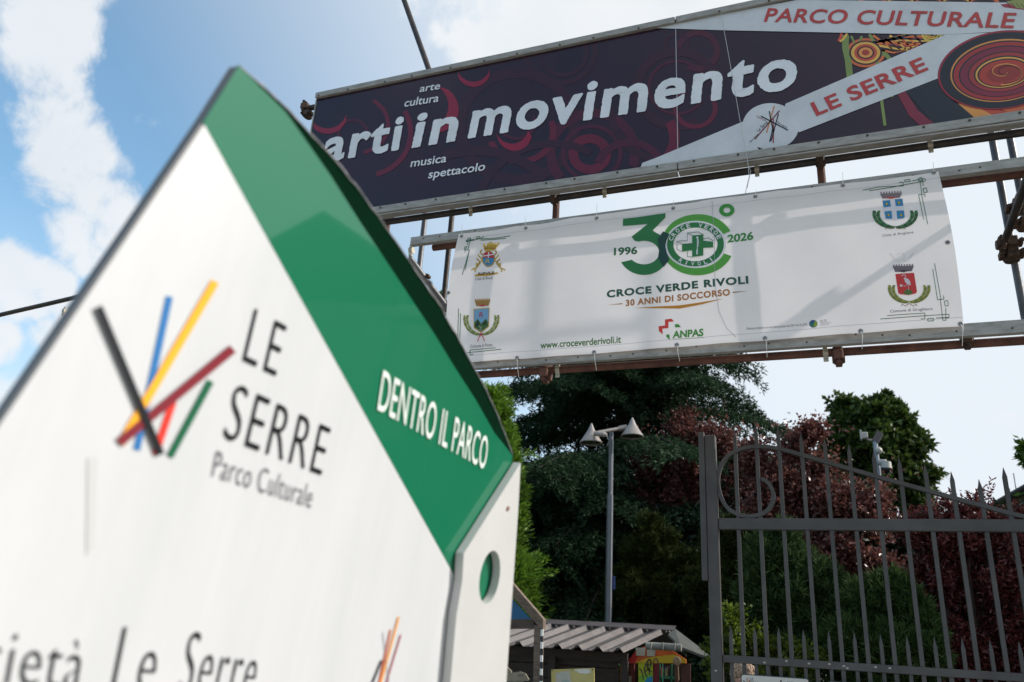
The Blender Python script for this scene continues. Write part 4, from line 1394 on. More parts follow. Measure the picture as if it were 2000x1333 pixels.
# ------------------------------------------------------------------ play hut, with corrugated roof
YH = 11.0
hut = thing('play_hut', (-4, 11.5, 0), 'small painted hut with a corrugated metal roof at the bottom centre', 'hut')
RM = mat('corrugated_metal', (.30, .275, .27), .36, metal=.4, var=.12, vscale=4, bump=.1)
DW = mat('dark_timber', (.035, .025, .02), .8, var=.35, vscale=6, bump=.4, stretch=(1, 8, 8))
RO = mat('roof_trim', (.10, .085, .085), .5, metal=.3)
eL, eR = atY(960, 1262, 10.4), atY(1222, 1278, 10.4)
rL, rR = atY(960, 1222, 12.2), atY(1318, 1233, 11.6)
zE = eR.z; zR = rR.z+.02
xE0, xE1 = -5.9, eR.x
xR0, xR1 = -5.9, rR.x
YE, YRi = 10.4, 11.75
zR = atY(1312, 1236, YRi).z; xR1 = atY(1303, 1236, YRi).x
zE = atY(1218, 1276, YE).z; xE1 = atY(1218, 1276, YE).x
P = .265       # rib pitch
def roof_side(name, y0, z0, y1, z1, slant):
    bm = bmesh.new()
    prof = []
    n = int((6.2)/P)
    sl = Vector((0, y1-y0, z1-z0)); nl = Vector((0, -(z1-z0), (y1-y0))).normalized()
    if nl.z < 0: nl = -nl
    xs = []
    for k in range(n):
        b0 = -k*P
        for dx_, h in ((0, 0), (-.045, .055), (-.085, .055), (-.13, 0), (-.17, .0), (-.18, .008), (-.19, .008), (-.20, 0)):
            xs.append((b0+dx_, h))
    lo = [bm.verts.new(Vector((xE1+x, y0, z0))+nl*h) for x, h in xs]
    hi = [bm.verts.new(Vector((xR1+x if slant else xE1+x, y1, z1))+nl*h) for x, h in xs]
    for i in range(len(xs)-1): bm.faces.new((lo[i], lo[i+1], hi[i+1], hi[i]))
    bmesh.ops.solidify(bm, geom=bm.faces[:], thickness=.003)
    bmesh.ops.recalc_face_normals(bm, faces=bm.faces)
    me = bpy.data.meshes.new(name); bm.to_mesh(me); bm.free()
    return link(name, me, RM, hut)
roof_side('roof_sheet', YE, zE, YRi, zR, True)
yB2 = YRi+1.35
bk = MB(); bk.prism([(xR1+.02, YRi+.03, zR+.04), (xR1+.06, yB2, zE), (-7, yB2, zE), (-7, YRi+.03, zR+.04)], (0, .4, .9), .03); bk.build('roof_sheet', RM, hut)
rd = MB(); rd.prism([(xR1+.1, YRi-.12, zR+.03), (xR1+.12, YRi+.02, zR+.09), (-7.5, YRi+.02, zR+.09), (-7.5, YRi-.12, zR+.03)], (0, 0, 1), .012); rd.build('ridge_cap', RO, hut)
# right hand roof slope seen from its end
re_ = MB()
pA, pB, pC = atY(1318, 1228, 11.5), atY(1402, 1292, 11.0), atY(1378, 1284, 12.4)
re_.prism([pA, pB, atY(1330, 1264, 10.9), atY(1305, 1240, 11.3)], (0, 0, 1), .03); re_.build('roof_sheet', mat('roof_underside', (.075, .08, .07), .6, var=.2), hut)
MB().tube(atY(1262, 1262, 10.6), atY(1331, 1266, 10.6), .045, seg=12).build('gutter', mat('old_gutter', (.2, .2, .175), .55, var=.2), hut, smooth=True)
for px in (1272, 1295, 1318): MB().box(atY(px, 1263, 10.54), (.012, .05, .09)).build('gutter_bracket', mat('old_gutter', (.3, .3, .27)), hut)
# boards of the front wall
for i in range(6):
    z1_ = zE-.03-i*.17
    MB().box(((xE1-.05+xE0-1)/2-.05, YE+.28+.01*(i % 2), z1_-.08), (xE1-xE0+.9, .03, .16)).build('wall_board', DW, hut)
MB().box((xE1-1.6, YE+.24, zE-.06), (3.2, .05, .11)).build('eave_beam', DW, hut)
for x in (xE1-.03, xE1-.98, xE1-2.1): MB().box((x, YE+.2, zE/2-.05), (.09, .06, zE-.1)).build('post', DW, hut)
# painted gable end
def Zh(x, y): return (1200+x/10.0, 1230+y/10.0)
YQ = 10.75
def hq(px, py, l=0): return atY(px, py, YQ)+Vector((0, -l, 0))
gb = MB(); gb.prism([hq(*Zh(215, 665)), hq(*Zh(440, 400)), hq(*Zh(600, 330)), hq(*Zh(1050, 370)), hq(*Zh(1400, 590)), hq(*Zh(1400, 665))], (0, -1, 0), .03); gb.build('gable_board', mat('gable_paint', (.55, .10, .012), .7, var=.15), hut)
def paint(pts, colr, name='painted_field', l=.003):
    m = mat('paint_%02d' % len(MATS), colr, .7, var=.15, vscale=4)
    p = MB(); p.prism([hq(*Zh(*q), l) for q in pts], (0, -1, 0), .002); return p.build(name, m, hut)
paint([(225, 660), (410, 430), (480, 470), (400, 660)], (.45, .012, .012))
paint([(400, 660), (640, 560), (800, 530), (1180, 495), (1395, 590), (1395, 662)], (.52, .34, .01), l=.006)
paint([(420, 360), (610, 360), (605, 520), (430, 515)], (.38, .34, .26), 'white_board', .02)
paint([(645, 370), (808, 375), (800, 530), (640, 525)], (.38, .34, .26), 'white_board', .02)
MB().prism([hq(*Zh(465, 660)), hq(*Zh(748, 660)), hq(*Zh(748, 1500)), hq(*Zh(480, 1500))], (0, -1, 0), .03).build('painted_panel', mat('panel_yellow_green', (.55, .42, .01), .7, color2=(.22, .48, .02), vscale=1.6), hut)
paint([(480, 920), (600, 860), (745, 880), (745, 1100), (480, 1100)], (.2, .42, .02), l=.004)
paint([(590, 1030), (640, 950), (745, 915), (745, 1200), (590, 1200)], (.01, .22, .42), l=.008)
# graffiti strokes
t = Art(hq, 'film', .012)
for P_, w in (([(490, 760), (540, 830), (575, 980)], 2.4), ([(600, 720), (590, 800), (640, 940)], 2.6), ([(600, 700), (700, 690), (710, 600), (660, 610), (650, 760), (690, 820)], 2.4), ([(600, 700), (670, 600), (720, 640), (700, 740), (600, 830)], 2),
              ([(640, 740), (740, 840)], 2.2), ([(690, 780), (680, 890)], 2), ([(770, 660), (780, 600), (810, 575), (840, 600), (860, 665)], 2.2)):
    q = catmull([Vector((x, y, 0)) for x, y in P_], 4)
    t.stroke([Zh(v.x, v.y) for v in q], w*.9, '15181c', 1)
t.build('graffiti', hut)
for x0, x1, colr in ((215, 250, (.10, .01, .01)), (290, 385, (.11, .012, .008)), (100, 208, (.42, .17, .008)), (750, 862, (.14, .008, .012)), (1180, 1240, (.10, .03, .015)), (1300, 1480, (.07, .022, .012)), (20, 75, (.42, .17, .008))):
    m = mat('plank_%d' % x0, colr, .75, var=.2)
    MB().prism([hq(*Zh(x0, 668), -.02), hq(*Zh(x1, 668), -.02), hq(*Zh(x1, 1700), -.02), hq(*Zh(x0, 1700), -.02)], (0, -1, 0), .03).build('plank', m, hut)
GP = mat('green_shelf', (.02, .14, .06), .6, var=.15)
for x in (875, 1105, 1180):
    MB().prism([hq(*Zh(x-12, 675), -.03), hq(*Zh(x+12, 675), -.03), hq(*Zh(x+12, 1500), -.03), hq(*Zh(x-12, 1500), -.03)], (0, -1, 0), .04).build('shelf_side', GP, hut)
MB().prism([hq(*Zh(870, 925), -.03), hq(*Zh(1180, 935), -.03), hq(*Zh(1180, 975), -.03), hq(*Zh(870, 965), -.03)], (0, -1, 0), .2).build('shelf', GP, hut)
for x in (90, 950): MB().prism([hq(*Zh(x-8, 670), .02), hq(*Zh(x+8, 670), .02), hq(*Zh(x+8, 1500), .02), hq(*Zh(x-8, 1500), .02)], (0, -1, 0), .012).build('green_strut', mat('light_green_paint', (.08, .35, .17), .6), hut)
MB().prism([hq(*Zh(860, 680), -.25), hq(*Zh(1300, 680), -.25), hq(*Zh(1300, 1600), -.25), hq(*Zh(215, 1600), -.25), hq(*Zh(215, 680), -.25)], (0, -1, 0), .02).build('back_board', DW, hut)
shelf_books = [(880, .02, '2a5a8a'), (905, .02, 'c84a2c'), (925, .02, 'c8502c'), (970, .03, '2a4a6a'), (990, .03, 'a8a03c'), (1015, .03, '6a6058'), (885, .02, '3a7ab0')]
for i, (x, w, h) in enumerate(shelf_books):
    zt_ = 700+(i*37) % 80
    q = MB(); q.prism([hq(*Zh(x-9, zt_), -.05), hq(*Zh(x+9, zt_), -.05), hq(*Zh(x+9, 922), -.05), hq(*Zh(x-9, 922), -.05)], (0, -1, 0), .12)
    bk_ = q.build('book', ink(h, 'film'))
    tag(bk_, ('tallest dark blue', 'short orange', 'red orange', 'dark blue', 'yellow green', 'grey', 'light blue')[i]+' book standing on the green shelf of the painted hut', 'book', 'books on the green shelf of the hut')
# small box at the hut
q = MB(); q.prism([hq(*Zh(235, 905), .1), hq(*Zh(345, 912), .1), hq(*Zh(345, 1300), .1), hq(*Zh(235, 1300), .1)], (0, -1, 0), .08); q.prism([hq(*Zh(210, 885), .1), hq(*Zh(235, 905), .1), hq(*Zh(235, 1300), .1), hq(*Zh(210, 1300), .1)], (-.5, -1, 0), .03)
tag(q.build('wooden_box', mat('pale_wood', (.24, .19, .15), .7, var=.15)), 'small pale wooden box standing in front of the red planks of the hut', 'box')
# hanging ornament at the right corner of the gable
on = MB(); on.sphere(hq(*Zh(1240, 620), .06), .055, 10, (1, .4, 1)); on.tube(hq(*Zh(1255, 680), .06), hq(*Zh(1275, 1000), .06), .006, seg=6)
tag(on.build('hanging_ornament', mat('straw', (.3, .2, .12), .9, var=.2)), 'round straw ornament hanging from the right corner of the painted gable', 'ornament')

# yellow notice board
def Zs(x, y): return (960+x/4.545, 1120+y/4.545)
YN = 10.1
def nb(px, py, l=0): return atY(px, py, YN)+Vector((0, -l, 0))
c_ = nb(*Zs(720, 960))
brd = thing('notice_board', (c_.x, YN, 0), 'pale yellow notice board with a torn white sheet under the corrugated roof', 'notice board')
YP_ = mat('yellow_board', (.50, .42, .13), .6, color2=(.58, .5, .2), vscale=3)
pb = [nb(*Zs(530, 857)), nb(*Zs(910, 843)), nb(*Zs(920, 1250)), nb(*Zs(535, 1260))]
MB().prism(pb, (0, -1, 0), .015).build('board', YP_, brd)
for x in (560, 890): MB().tube((nb(*Zs(x, 900)).x, YN+.03, 0), nb(*Zs(x, 870), -.04), .02, seg=8).build('leg', DW, brd)
t = Art(nb, 'film', .002)
t.poly([Zs(568, 890), Zs(690, 866), Zs(712, 975), Zs(712, 1080), Zs(575, 1080)], 'b9b8ac', 1)
t.poly([Zs(720, 862), Zs(830, 850), Zs(882, 858), Zs(880, 890), Zs(830, 895), Zs(775, 890), Zs(760, 872)], 'd8d6cc', 1)
t.poly([Zs(620, 955), Zs(680, 945), Zs(700, 1000), Zs(640, 1020)], 'a2b0aa', 1.6)
t.build('paper', brd)
for x, y in ((540, 868), (720, 860), (898, 856)): MB().sphere(nb(*Zs(x, y), .003), .008, 8, (1, .4, 1)).build('nail', SCREW, brd)

# carved wooden plaque (mushroom shaped)
YC = 9.3
def cp(px, py, l=0): return atY(px, py, YC)+Vector((0, -l, 0))
c_ = cp(*Zs(230, 960))
plq = thing('wooden_plaque', (c_.x, YC, 0), 'pale cut-out wooden plaque with writing, at the foot of the timber arch', 'plaque')
PW = mat('plaque_wood', (.30, .26, .19), .8, var=.15, vscale=8)
MB().prism([cp(*Zs(*p)) for p in ((110, 945), (180, 885), (250, 875), (300, 892), (332, 945), (320, 960), (280, 962), (285, 1300), (150, 1300), (150, 965), (112, 962))], (0, -1, 0), .02).build('front_board', PW, plq)
MB().prism([cp(*Zs(*p), -.04) for p in ((60, 960), (80, 860), (125, 830), (165, 870), (170, 960))], (0, -1, 0), .02).build('rear_board', PW, plq)
t = Art(cp, 'film', .002)
t.text('ARC', Zs(228, 920), Zs(285, 915), Zs(230, 902), '3a3228', layer=1)
t.stroke([Zs(140, 962), Zs(318, 960)], .9, '3a3228', 1)
t.build('writing', plq)

# timber arch frame with blue cloth
YA = 8.8
arch = thing('timber_arch', (-3.4, YA, 0), 'weathered timber frame with a sloping beam and a blue panel, beside the white sign plate', 'timber frame')
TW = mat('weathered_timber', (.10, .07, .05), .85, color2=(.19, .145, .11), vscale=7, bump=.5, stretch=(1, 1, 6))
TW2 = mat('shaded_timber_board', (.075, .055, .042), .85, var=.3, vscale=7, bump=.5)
def ta(px, py, Y=YA): return atY(px, py, Y)
pk, el = ta(*Zs(60, -60)), ta(*Zs(435, 445))
dp = Vector((0, .14, 0))
MB().prism([ta(*Zs(*p)) for p in ((-140, -190), (-60, -190), (458, 410), (458, 500), (415, 470), (-60, -80), (-140, -80))], (0, -1, 0), .10).build('sloping_beam', TW, arch)
pz = ta(*Zs(400, 500))
MB().prism([ta(*Zs(*p), YA+.004) for p in ((378, 462), (438, 470), (434, 960), (436, 1800), (372, 1800), (370, 960))], (0, -1, 0), .10).build('post', TW, arch)
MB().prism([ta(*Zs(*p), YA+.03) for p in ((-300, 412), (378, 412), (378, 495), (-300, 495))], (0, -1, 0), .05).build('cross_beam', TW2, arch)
MB().prism([ta(*Zs(*p), YA+.05) for p in ((-100, -70), (130, 170), (350, 410), (-300, 410), (-300, -70))], (0, -1, 0), .012).build('blue_panel', mat('blue_sheet', (.012, .11, .24), .6, var=.12), arch)
MB().prism([ta(*Zs(*p), YA+.01) for p in ((-640, -80), (-560, -100), (-140, -190), (-60, -190), (-140, -110))], (0, -1, 0), .10).build('sloping_beam', TW, arch)
x0 = ta(*Zs(-640, 500)).x
MB().box((x0, YA+.05, 1.2), (.12, .1, 2.4)).build('post', TW, arch)
# striped pole
sp_x = ta(*Zs(448, 700))
strp = thing('striped_pole', (sp_x.x, YA-.02, 0), 'thin black and white striped measuring pole beside the timber post', 'pole')
BKP, WHP = mat('stripe_black', (.02, .02, .022), .5), mat('stripe_white', (.72, .72, .7), .5)
ys = [500, 560, 612, 672, 730, 790, 850, 908, 960, 1020, 1080, 1140, 1200]
for i in range(len(ys)-1):
    a_, b_ = ta(*Zs(448, ys[i]), YA-.02), ta(*Zs(448, ys[i+1]), YA-.02)
    MB().box(((a_.x+sp_x.x)/2, YA-.02, (a_.z+b_.z)/2), (.026, .02, a_.z-b_.z-.0005)).build('stripe', WHP if i % 2 == 0 else BKP, strp)
zz_ = ta(*Zs(448, 1200), YA-.02).z
MB().box((sp_x.x, YA-.02, zz_/2), (.026, .02, zz_)).build('foot', BKP, strp)
# small blue sign on the lamp pole
MB().box((Lt.x+.075, YL+.02, atY(1197, 1139, YL).z), (.06, .02, .22)).build('blue_plate', mat('blue_plate', (.012, .035, .16), .5), lamp)

# ------------------------------------------------------------------ person behind the gate
PYY = 7.6
hd = atY(1452, 1322, PYY)
per = thing('person', (hd.x, PYY, 0), 'person with short curly fair hair in a brick red top, behind the gate sign', 'person')
def skin_body():
    S_ = (hd.z-.02)/1.42
    J = {'pel': (0, 0, .86, .14), 'spi': (0, .01, 1.02, .13), 'che': (0, .02, 1.2, .15), 'nec': (0, .01, 1.32, .055), 'hed': (0, -.01, 1.42, .082), 'top': (0, 0, 1.47, .075),
         'shL': (-.17, .02, 1.25, .062), 'elL': (-.22, .04, .98, .045), 'wrL': (-.20, -.05, .76, .03), 'haL': (-.2, -.09, .68, .035), 'shR': (.17, .02, 1.25, .062), 'elR': (.22, .04, .98, .045), 'wrR': (.2, -.05, .76, .03), 'haR': (.2, -.09, .68, .035),
         'hiL': (-.09, 0, .8, .1), 'knL': (-.1, -.02, .45, .06), 'anL': (-.1, .02, .09, .042), 'toL': (-.11, -.14, .05, .035), 'hiR': (.09, 0, .8, .1), 'knR': (.1, -.02, .45, .06), 'anR': (.1, .02, .09, .042), 'toR': (.11, -.14, .05, .035)}
    E_ = [('pel', 'spi'), ('spi', 'che'), ('che', 'nec'), ('nec', 'hed'), ('hed', 'top'), ('che', 'shL'), ('shL', 'elL'), ('elL', 'wrL'), ('wrL', 'haL'), ('che', 'shR'), ('shR', 'elR'), ('elR', 'wrR'), ('wrR', 'haR'),
          ('pel', 'hiL'), ('hiL', 'knL'), ('knL', 'anL'), ('anL', 'toL'), ('pel', 'hiR'), ('hiR', 'knR'), ('knR', 'anR'), ('anR', 'toR')]
    ks = list(J)
    me = bpy.data.meshes.new('body')
    me.from_pydata([(per.location.x+J[k][0]*S_, PYY+J[k][1]*S_, J[k][2]*S_) for k in ks], [(ks.index(a_), ks.index(b_)) for a_, b_ in E_], [])
    o = bpy.data.objects.new('body', me); col.objects.link(o)
    sk = o.modifiers.new('s', 'SKIN'); sk.use_smooth_shade = True
    for i, k in enumerate(ks):
        me.skin_vertices[0].data[i].radius = (J[k][3]*S_, J[k][3]*S_)
    me.skin_vertices[0].data[0].use_root = True
    o.modifiers.new('u', 'SUBSURF').levels = 2
    dg = bpy.context.evaluated_depsgraph_get(); dg.update()
    m2 = bpy.data.meshes.new_from_object(o.evaluated_get(dg))
    bpy.data.objects.remove(o)
    top_ = mat('red_top', (.28, .07, .05), .85, var=.1); jn = mat('dark_trousers', (.03, .035, .05), .9); sk_ = mat('skin', (.42, .22, .16), .55)
    body = link('body', m2, [sk_, top_, jn], per)
    for p in m2.polygons:
        z = p.center.z/S_; x = abs(p.center.x-per.location.x)/S_
        p.material_index = 1 if (.86 < z < 1.33 and not (z > 1.28 and x < .08)) else (2 if .1 < z <= .86 and x < .19 else 0)
    return S_
S_ = skin_body()
hz_ = 1.45*S_
fc = MB(); fc.sphere((per.location.x-.02, PYY-.085*S_, hz_-.04), .016, 8, (1, 1.2, 1.3)); fc.sphere((per.location.x-.085, PYY, hz_-.03), .02, 8, (.5, 1, 1.4)); fc.sphere((per.location.x+.085, PYY, hz_-.03), .02, 8, (.5, 1, 1.4))
fc.build('face_features', mat('skin', (.42, .22, .16)), per, smooth=True)
hb = MB(); rh = random.Random(8)
hb.sphere((per.location.x, PYY+.02, hz_+.005), .098, 18, (1, 1.05, .9))
for k in range(260):
    u = rh.uniform(0, 2*math.pi); v = rh.uniform(-.15, 1)
    r_ = .097
    c = Vector((math.cos(u)*math.sqrt(1-v*v)*r_, math.sin(u)*math.sqrt(1-v*v)*r_*1.05+.02, v*r_*.95+.005))
    hb.sphere(Vector((per.location.x, PYY, hz_))+c, rh.uniform(.012, .022), 5)
hb.build('hair', mat('fair_hair', (.32, .22, .15), .8, var=.35, vscale=60), per, smooth=True)

# ------------------------------------------------------------------ vegetation
def np_mesh(name, V, F_, mats, parent, kind=None):
    me = bpy.data.meshes.new(name)
    V = np.asarray(V, dtype=np.float32); F_ = np.asarray(F_, dtype=np.int32)
    n, k = F_.shape
    me.vertices.add(len(V)); me.vertices.foreach_set('co', V.ravel())
    me.loops.add(n*k); me.loops.foreach_set('vertex_index', F_.ravel())
    me.polygons.add(n); me.polygons.foreach_set('loop_start', np.arange(0, n*k, k, dtype=np.int32))
    me.update(calc_edges=True)
    o = link(name, me, mats, parent)
    if kind: o['kind'] = kind
    return o

def unit(n):
    v = rng.normal(size=(n, 3)); return v/np.linalg.norm(v, axis=1, keepdims=True)
def norm(v): return v/(np.linalg.norm(v, axis=1, keepdims=True)+1e-9)

def diamonds(c, d, w, length, width, fold=0.0):
    """leaf quads: c base centre, d direction, w side vector"""
    n = len(c)
    L = length[:, None] if np.ndim(length) else length
    Wd = width[:, None] if np.ndim(width) else width
    V = np.empty((n, 4, 3))
    V[:, 0] = c; V[:, 2] = c+d*L
    V[:, 1] = c+d*L*.45+w*Wd*.5; V[:, 3] = c+d*L*.45-w*Wd*.5
    F_ = np.arange(n*4).reshape(n, 4)
    return V.reshape(-1, 3), F_

def crown(blobs, n, leaf, per=26, crad=.16, wid=.6, updown=.0, shell=.55, droop=0.0, sub=22, shoot=.5):
    """leaves grouped in twiggy clumps on the outer part of several ellipsoids"""
    vols = np.array([b[1][0]*b[1][1]*b[1][2] for b in blobs])**.7
    pr = vols/vols.sum()
    nc = n//per
    ns = sub
    SC, SR, SO = [], [], []
    for b in blobs:
        d = unit(ns); d[:, 2] = np.where(rng.random(ns) < .3, abs(d[:, 2]), d[:, 2])
        rad = np.array(b[1])
        r = shell+(1.0-shell)*rng.random(ns)**.7
        SC.append(np.array(b[0])+d*rad*(r*.88)[:, None]); SR.append(np.repeat((rad*.24)[None], ns, 0)*(.6+.8*rng.random((ns, 1)))); SO.append(norm(d/rad))
    bi = rng.choice(len(blobs), nc, p=pr); si = rng.integers(0, ns, nc)
    SC, SR, SO = np.array(SC), np.array(SR), np.array(SO)
    cc = SC[bi, si]+unit(nc)*SR[bi, si]*(.35+.75*rng.random(nc)[:, None])
    out = SO[bi, si]
    out = norm(out+np.array([0, 0, -droop+.25])+.55*rng.normal(size=(nc, 3)))
    # leaves along short twigs
    tt = rng.random((nc, per))
    ln_ = crad*(1.1+shoot*rng.exponential(1.0, nc))
    base = cc[:, None, :]+out[:, None, :]*(tt[..., None]-.3)*ln_[:, None, None]+rng.normal(size=(nc, per, 3))*crad*(.10+.26*(1-tt[..., None]))
    base = base.reshape(-1, 3)
    N_ = len(base)
    ld = norm(np.repeat(out, per, axis=0)*.8+rng.normal(size=(N_, 3))*.8+np.array([0, 0, updown]))
    sd_ = norm(np.cross(ld, unit(N_)))
    return diamonds(base, ld, sd_, leaf*(.7+.6*rng.random(N_)), leaf*wid*(.8+.4*rng.random(N_)))

def leafmat(name, c1_, c2_, tr=.35, rough=.5, spec=.4):
    return mat(name, c1_, rough, color2=c2_, island=True, trans=tr, spec=spec)
BARK = mat('bark', (.045, .035, .028), .95, var=.3, vscale=9, bump=.8)
BARK2 = mat('reddish_bark', (.05, .03, .026), .9, var=.3, vscale=9, bump=.8)

def trunk_limbs(parent, base, top, r, limbs, m=BARK):
    b = Vector(base); t_ = Vector(top)
    pts = [b.lerp(t_, k/6)+Vector((random.uniform(-1, 1), random.uniform(-1, 1), 0))*r*.5*(k > 0) for k in range(7)]
    tube_path('trunk', pts, [r*(1.1-.85*k/6) for k in range(7)], m, parent, seg=10)
    for p, q, rr_ in limbs:
        p, q = Vector(p), Vector(q)
        mid = p.lerp(q, .5)+Vector((random.uniform(-.1, .1), random.uniform(-.1, .1), .12))
        tube_path('limb', [p, mid, q], [rr_, rr_*.6, rr_*.2], m, parent, seg=7)

# ---- cedar
def cedar(x, y, h, spread, zlow, label, cat, group=None, seed=1, nlimb=95, colA=(.009, .024, .012), colB=(.046, .088, .042), dens=1.0, needle=.13, gap=None):
    t = thing('cedar_tree', (x, y, 0), label, cat, group)
    r = np.random.default_rng(seed)
    tube_path('trunk', [Vector((x, y, 0)), Vector((x+.05, y, h*.3)), Vector((x-.04, y, h*.6)), Vector((x, y, h))], [.32*h/12, .25*h/12, .13*h/12, .03], BARK, t, seg=12)
    Vs, Fs = [], []
    TV, TF, tn = [], [], 0
    off = 0
    for li in range(nlimb):
        f = (li+r.random())/nlimb
        z = zlow+(h-zlow)*f
        L = spread*((1-f)**.75)*(.7+.45*r.random())+.25
        az = li*2.399+r.random()*.6
        if gap and gap[0] < z < gap[1] and r.random() < .8: continue
        dirh = np.array([math.cos(az), math.sin(az), 0])
        side = np.array([-dirh[1], dirh[0], 0])
        rise = .15+.35*f*r.random()
        m = max(6, int(L*7))
        s = np.linspace(0.08, 1, m)
        base = np.array([x, y, z])[None]+dirh[None]*(s*L)[:, None]+np.array([0, 0, 1])[None]*((rise*s*L-.42*(s**2)*L*(.6+.4*r.random())))[:, None]
        # limb wood
        rad = .045*(1-s)*L/4+.008
        for k in range(0, m-1):
            TV.append((base[k], base[k+1], rad[k], rad[k+1]))
        # side twigs in a flat fan
        for k in range(1, m):
            for sg in (-1, 1):
                tl = (L*.34*(1-s[k]*.6)*(.6+.7*r.random()))
                if tl < .12: tl = .12
                td = dirh*(.45+.3*r.random())+side*sg*(.75+.2*r.random()); td /= np.linalg.norm(td)
                q = max(3, int(tl*11*dens))
                u = (np.arange(q)+r.random(q))/q
                P_ = base[k][None]+td[None]*(u*tl)[:, None]+np.array([0, 0, -1])[None]*((u**1.7)*tl*(.35+.3*r.random()))[:, None]
                P_ += r.normal(size=P_.shape)*.03
                nb_ = 8
                C_ = np.repeat(P_, nb_, axis=0)+r.normal(size=(q*nb_, 3))*.03+np.array([0, 0, -.12])*r.random((q*nb_, 1))
                D_ = norm(np.repeat(td[None], q*nb_, axis=0)*.8+r.normal(size=(q*nb_, 3))*.55+np.array([0, 0, -.35]))
                W_ = norm(np.cross(D_, r.normal(size=(q*nb_, 3))))
                V_, F_ = diamonds(C_, D_, W_, needle*(.6+.8*r.random(q*nb_)), .026+.018*r.random(q*nb_))
                Vs.append(V_); Fs.append(F_+off); off += len(V_)
    np_mesh('crown', np.concatenate(Vs), np.concatenate(Fs), leafmat('cedar_needles_'+str(seed), colA, colB, .2, .8, .12), t)
    # wood of the limbs in one mesh
    V2, F2 = [], []
    for (p, q, ra, rb) in TV:
        d = (q-p); d = d/np.linalg.norm(d)
        a_ = np.cross(d, [0, 0, 1.0]); a_ /= np.linalg.norm(a_)+1e-9; b_ = np.cross(d, a_)
        k = len(V2)
        for c, r_ in ((p, ra), (q, rb)):
            for j in range(4):
                an = j*math.pi/2; V2.append(c+(a_*math.cos(an)+b_*math.sin(an))*r_)
        for j in range(4): F2.append((k+j, k+(j+1) % 4, k+4+(j+1) % 4, k+4+j))
    np_mesh('limbs', np.array(V2), np.array(F2), BARK, t)
    return t
ct = atY(1215, 900, 20)
cedar(ct.x, 20.0, 12.9, 6.9, 1.2, 'large dark blue-green cedar with drooping tiers of branches behind the street lamp', 'tree', seed=3, nlimb=185, dens=1.3, needle=.11, gap=(5.9, 7.0))

# ---- clipped conifer at left of the hut: bright green
def thuja(px, ytop, ybot, Y, wid, label, seed, cA, cB, n=60000, group=None, spray=.11):
    tp = atY(px, ytop, Y)
    t = thing('conifer', (tp.x, Y, 0), label, 'tree', group)
    r = np.random.default_rng(seed)
    h = tp.z
    tube_path('trunk', [Vector((tp.x, Y, 0)), Vector((tp.x, Y, h*.9))], [.12, .03], BARK2, t)
    nb_ = n//30
    nl = 260
    lf = r.random(nl)**.9; la = r.random(nl)*2*math.pi
    lr = wid*np.clip(1-lf, 0, 1)**.85*(.55+.5*r.random(nl)**.6); lz = .15+lf*(h-.3)
    ls = (.10+.16*r.random(nl))*(1.15-.6*lf)
    li_ = r.integers(0, nl, nb_)
    az = la[li_]
    g3 = r.normal(size=(nb_, 3))*ls[li_][:, None]*np.array([.8, .8, .75])
    c = np.stack([tp.x+lr[li_]*np.cos(az), Y+lr[li_]*np.sin(az), lz[li_]], 1)+g3
    c[:, 2] -= .22*np.maximum(0, np.linalg.norm(g3[:, :2], axis=1))
    out = np.stack([np.cos(az), np.sin(az), .35+.5*r.random(nb_)], 1)+g3*1.5; out = norm(out)
    k = 30
    tt = r.random((nb_, k))
    fan = norm(np.cross(out, r.normal(size=(nb_, 3))))
    sgn = (r.random((nb_, k))-.5)*2
    base = c[:, None]+out[:, None]*(tt[..., None]*.30)+fan[:, None]*(sgn*(1-tt*.6)*.13)[..., None]+r.normal(size=(nb_, k, 3))*.018
    base = base.reshape(-1, 3)
    D_ = norm(np.repeat(out, k, 0)*1.0+np.repeat(fan, k, 0)*(sgn.reshape(-1, 1))*.9+r.normal(size=(nb_*k, 3))*.3)
    W_ = norm(np.cross(D_, r.normal(size=(nb_*k, 3))))
    V_, F_ = diamonds(base, D_, W_, spray*(.6+.7*r.random(nb_*k)), .03)
    np_mesh('crown', V_, F_, leafmat('conifer_'+str(seed), cA, cB, .3, .55), t)
    return t
thuja(955, 760, 1250, 13.5, 1.25, 'bright green sunlit conifer beside the white sign plate', 21, (.060, .13, .010), (.17, .30, .028), n=140000)

# ---- broadleaf trees
def leafy(name, cx, cy, blobs, n, leaf, label, cat, cA, cB, tr=.35, group=None, trunk_r=.12, per=26, crad=.16, wid=.6, droop=.1, shell=.5, bark=BARK, rough=.5, shoot=.5, sub=22):
    t = thing(name, (cx, cy, 0), label, cat, group)
    V_, F_ = crown(blobs, n, leaf, per, crad, wid, 0, shell, droop, sub, shoot)
    np_mesh('crown', V_, F_, leafmat(name+'_leaf_'+str(len(MATS)), cA, cB, tr, rough), t)
    zt_ = max(b[0][2] for b in blobs)
    limbs = []
    for b in blobs[:14]:
        limbs.append(((cx, cy, min(b[0][2]*.5, zt_*.45)), (b[0][0], b[0][1], b[0][2]+b[1][2]*.5), trunk_r*.5))
    trunk_limbs(t, (cx, cy, 0), (cx, cy, zt_*.75), trunk_r, limbs, bark)
    return t
def B(px, py, Y, rpx, rz=None, dy=0):
    p = atY(px, py, Y)
    dep = (p-EYE).dot(Fw)
    r = rpx*dep/FOC
    rz_ = (rz if rz else rpx)*dep/FOC
    return ((p.x, p.y+dy, p.z), (r, r*.9, rz_))
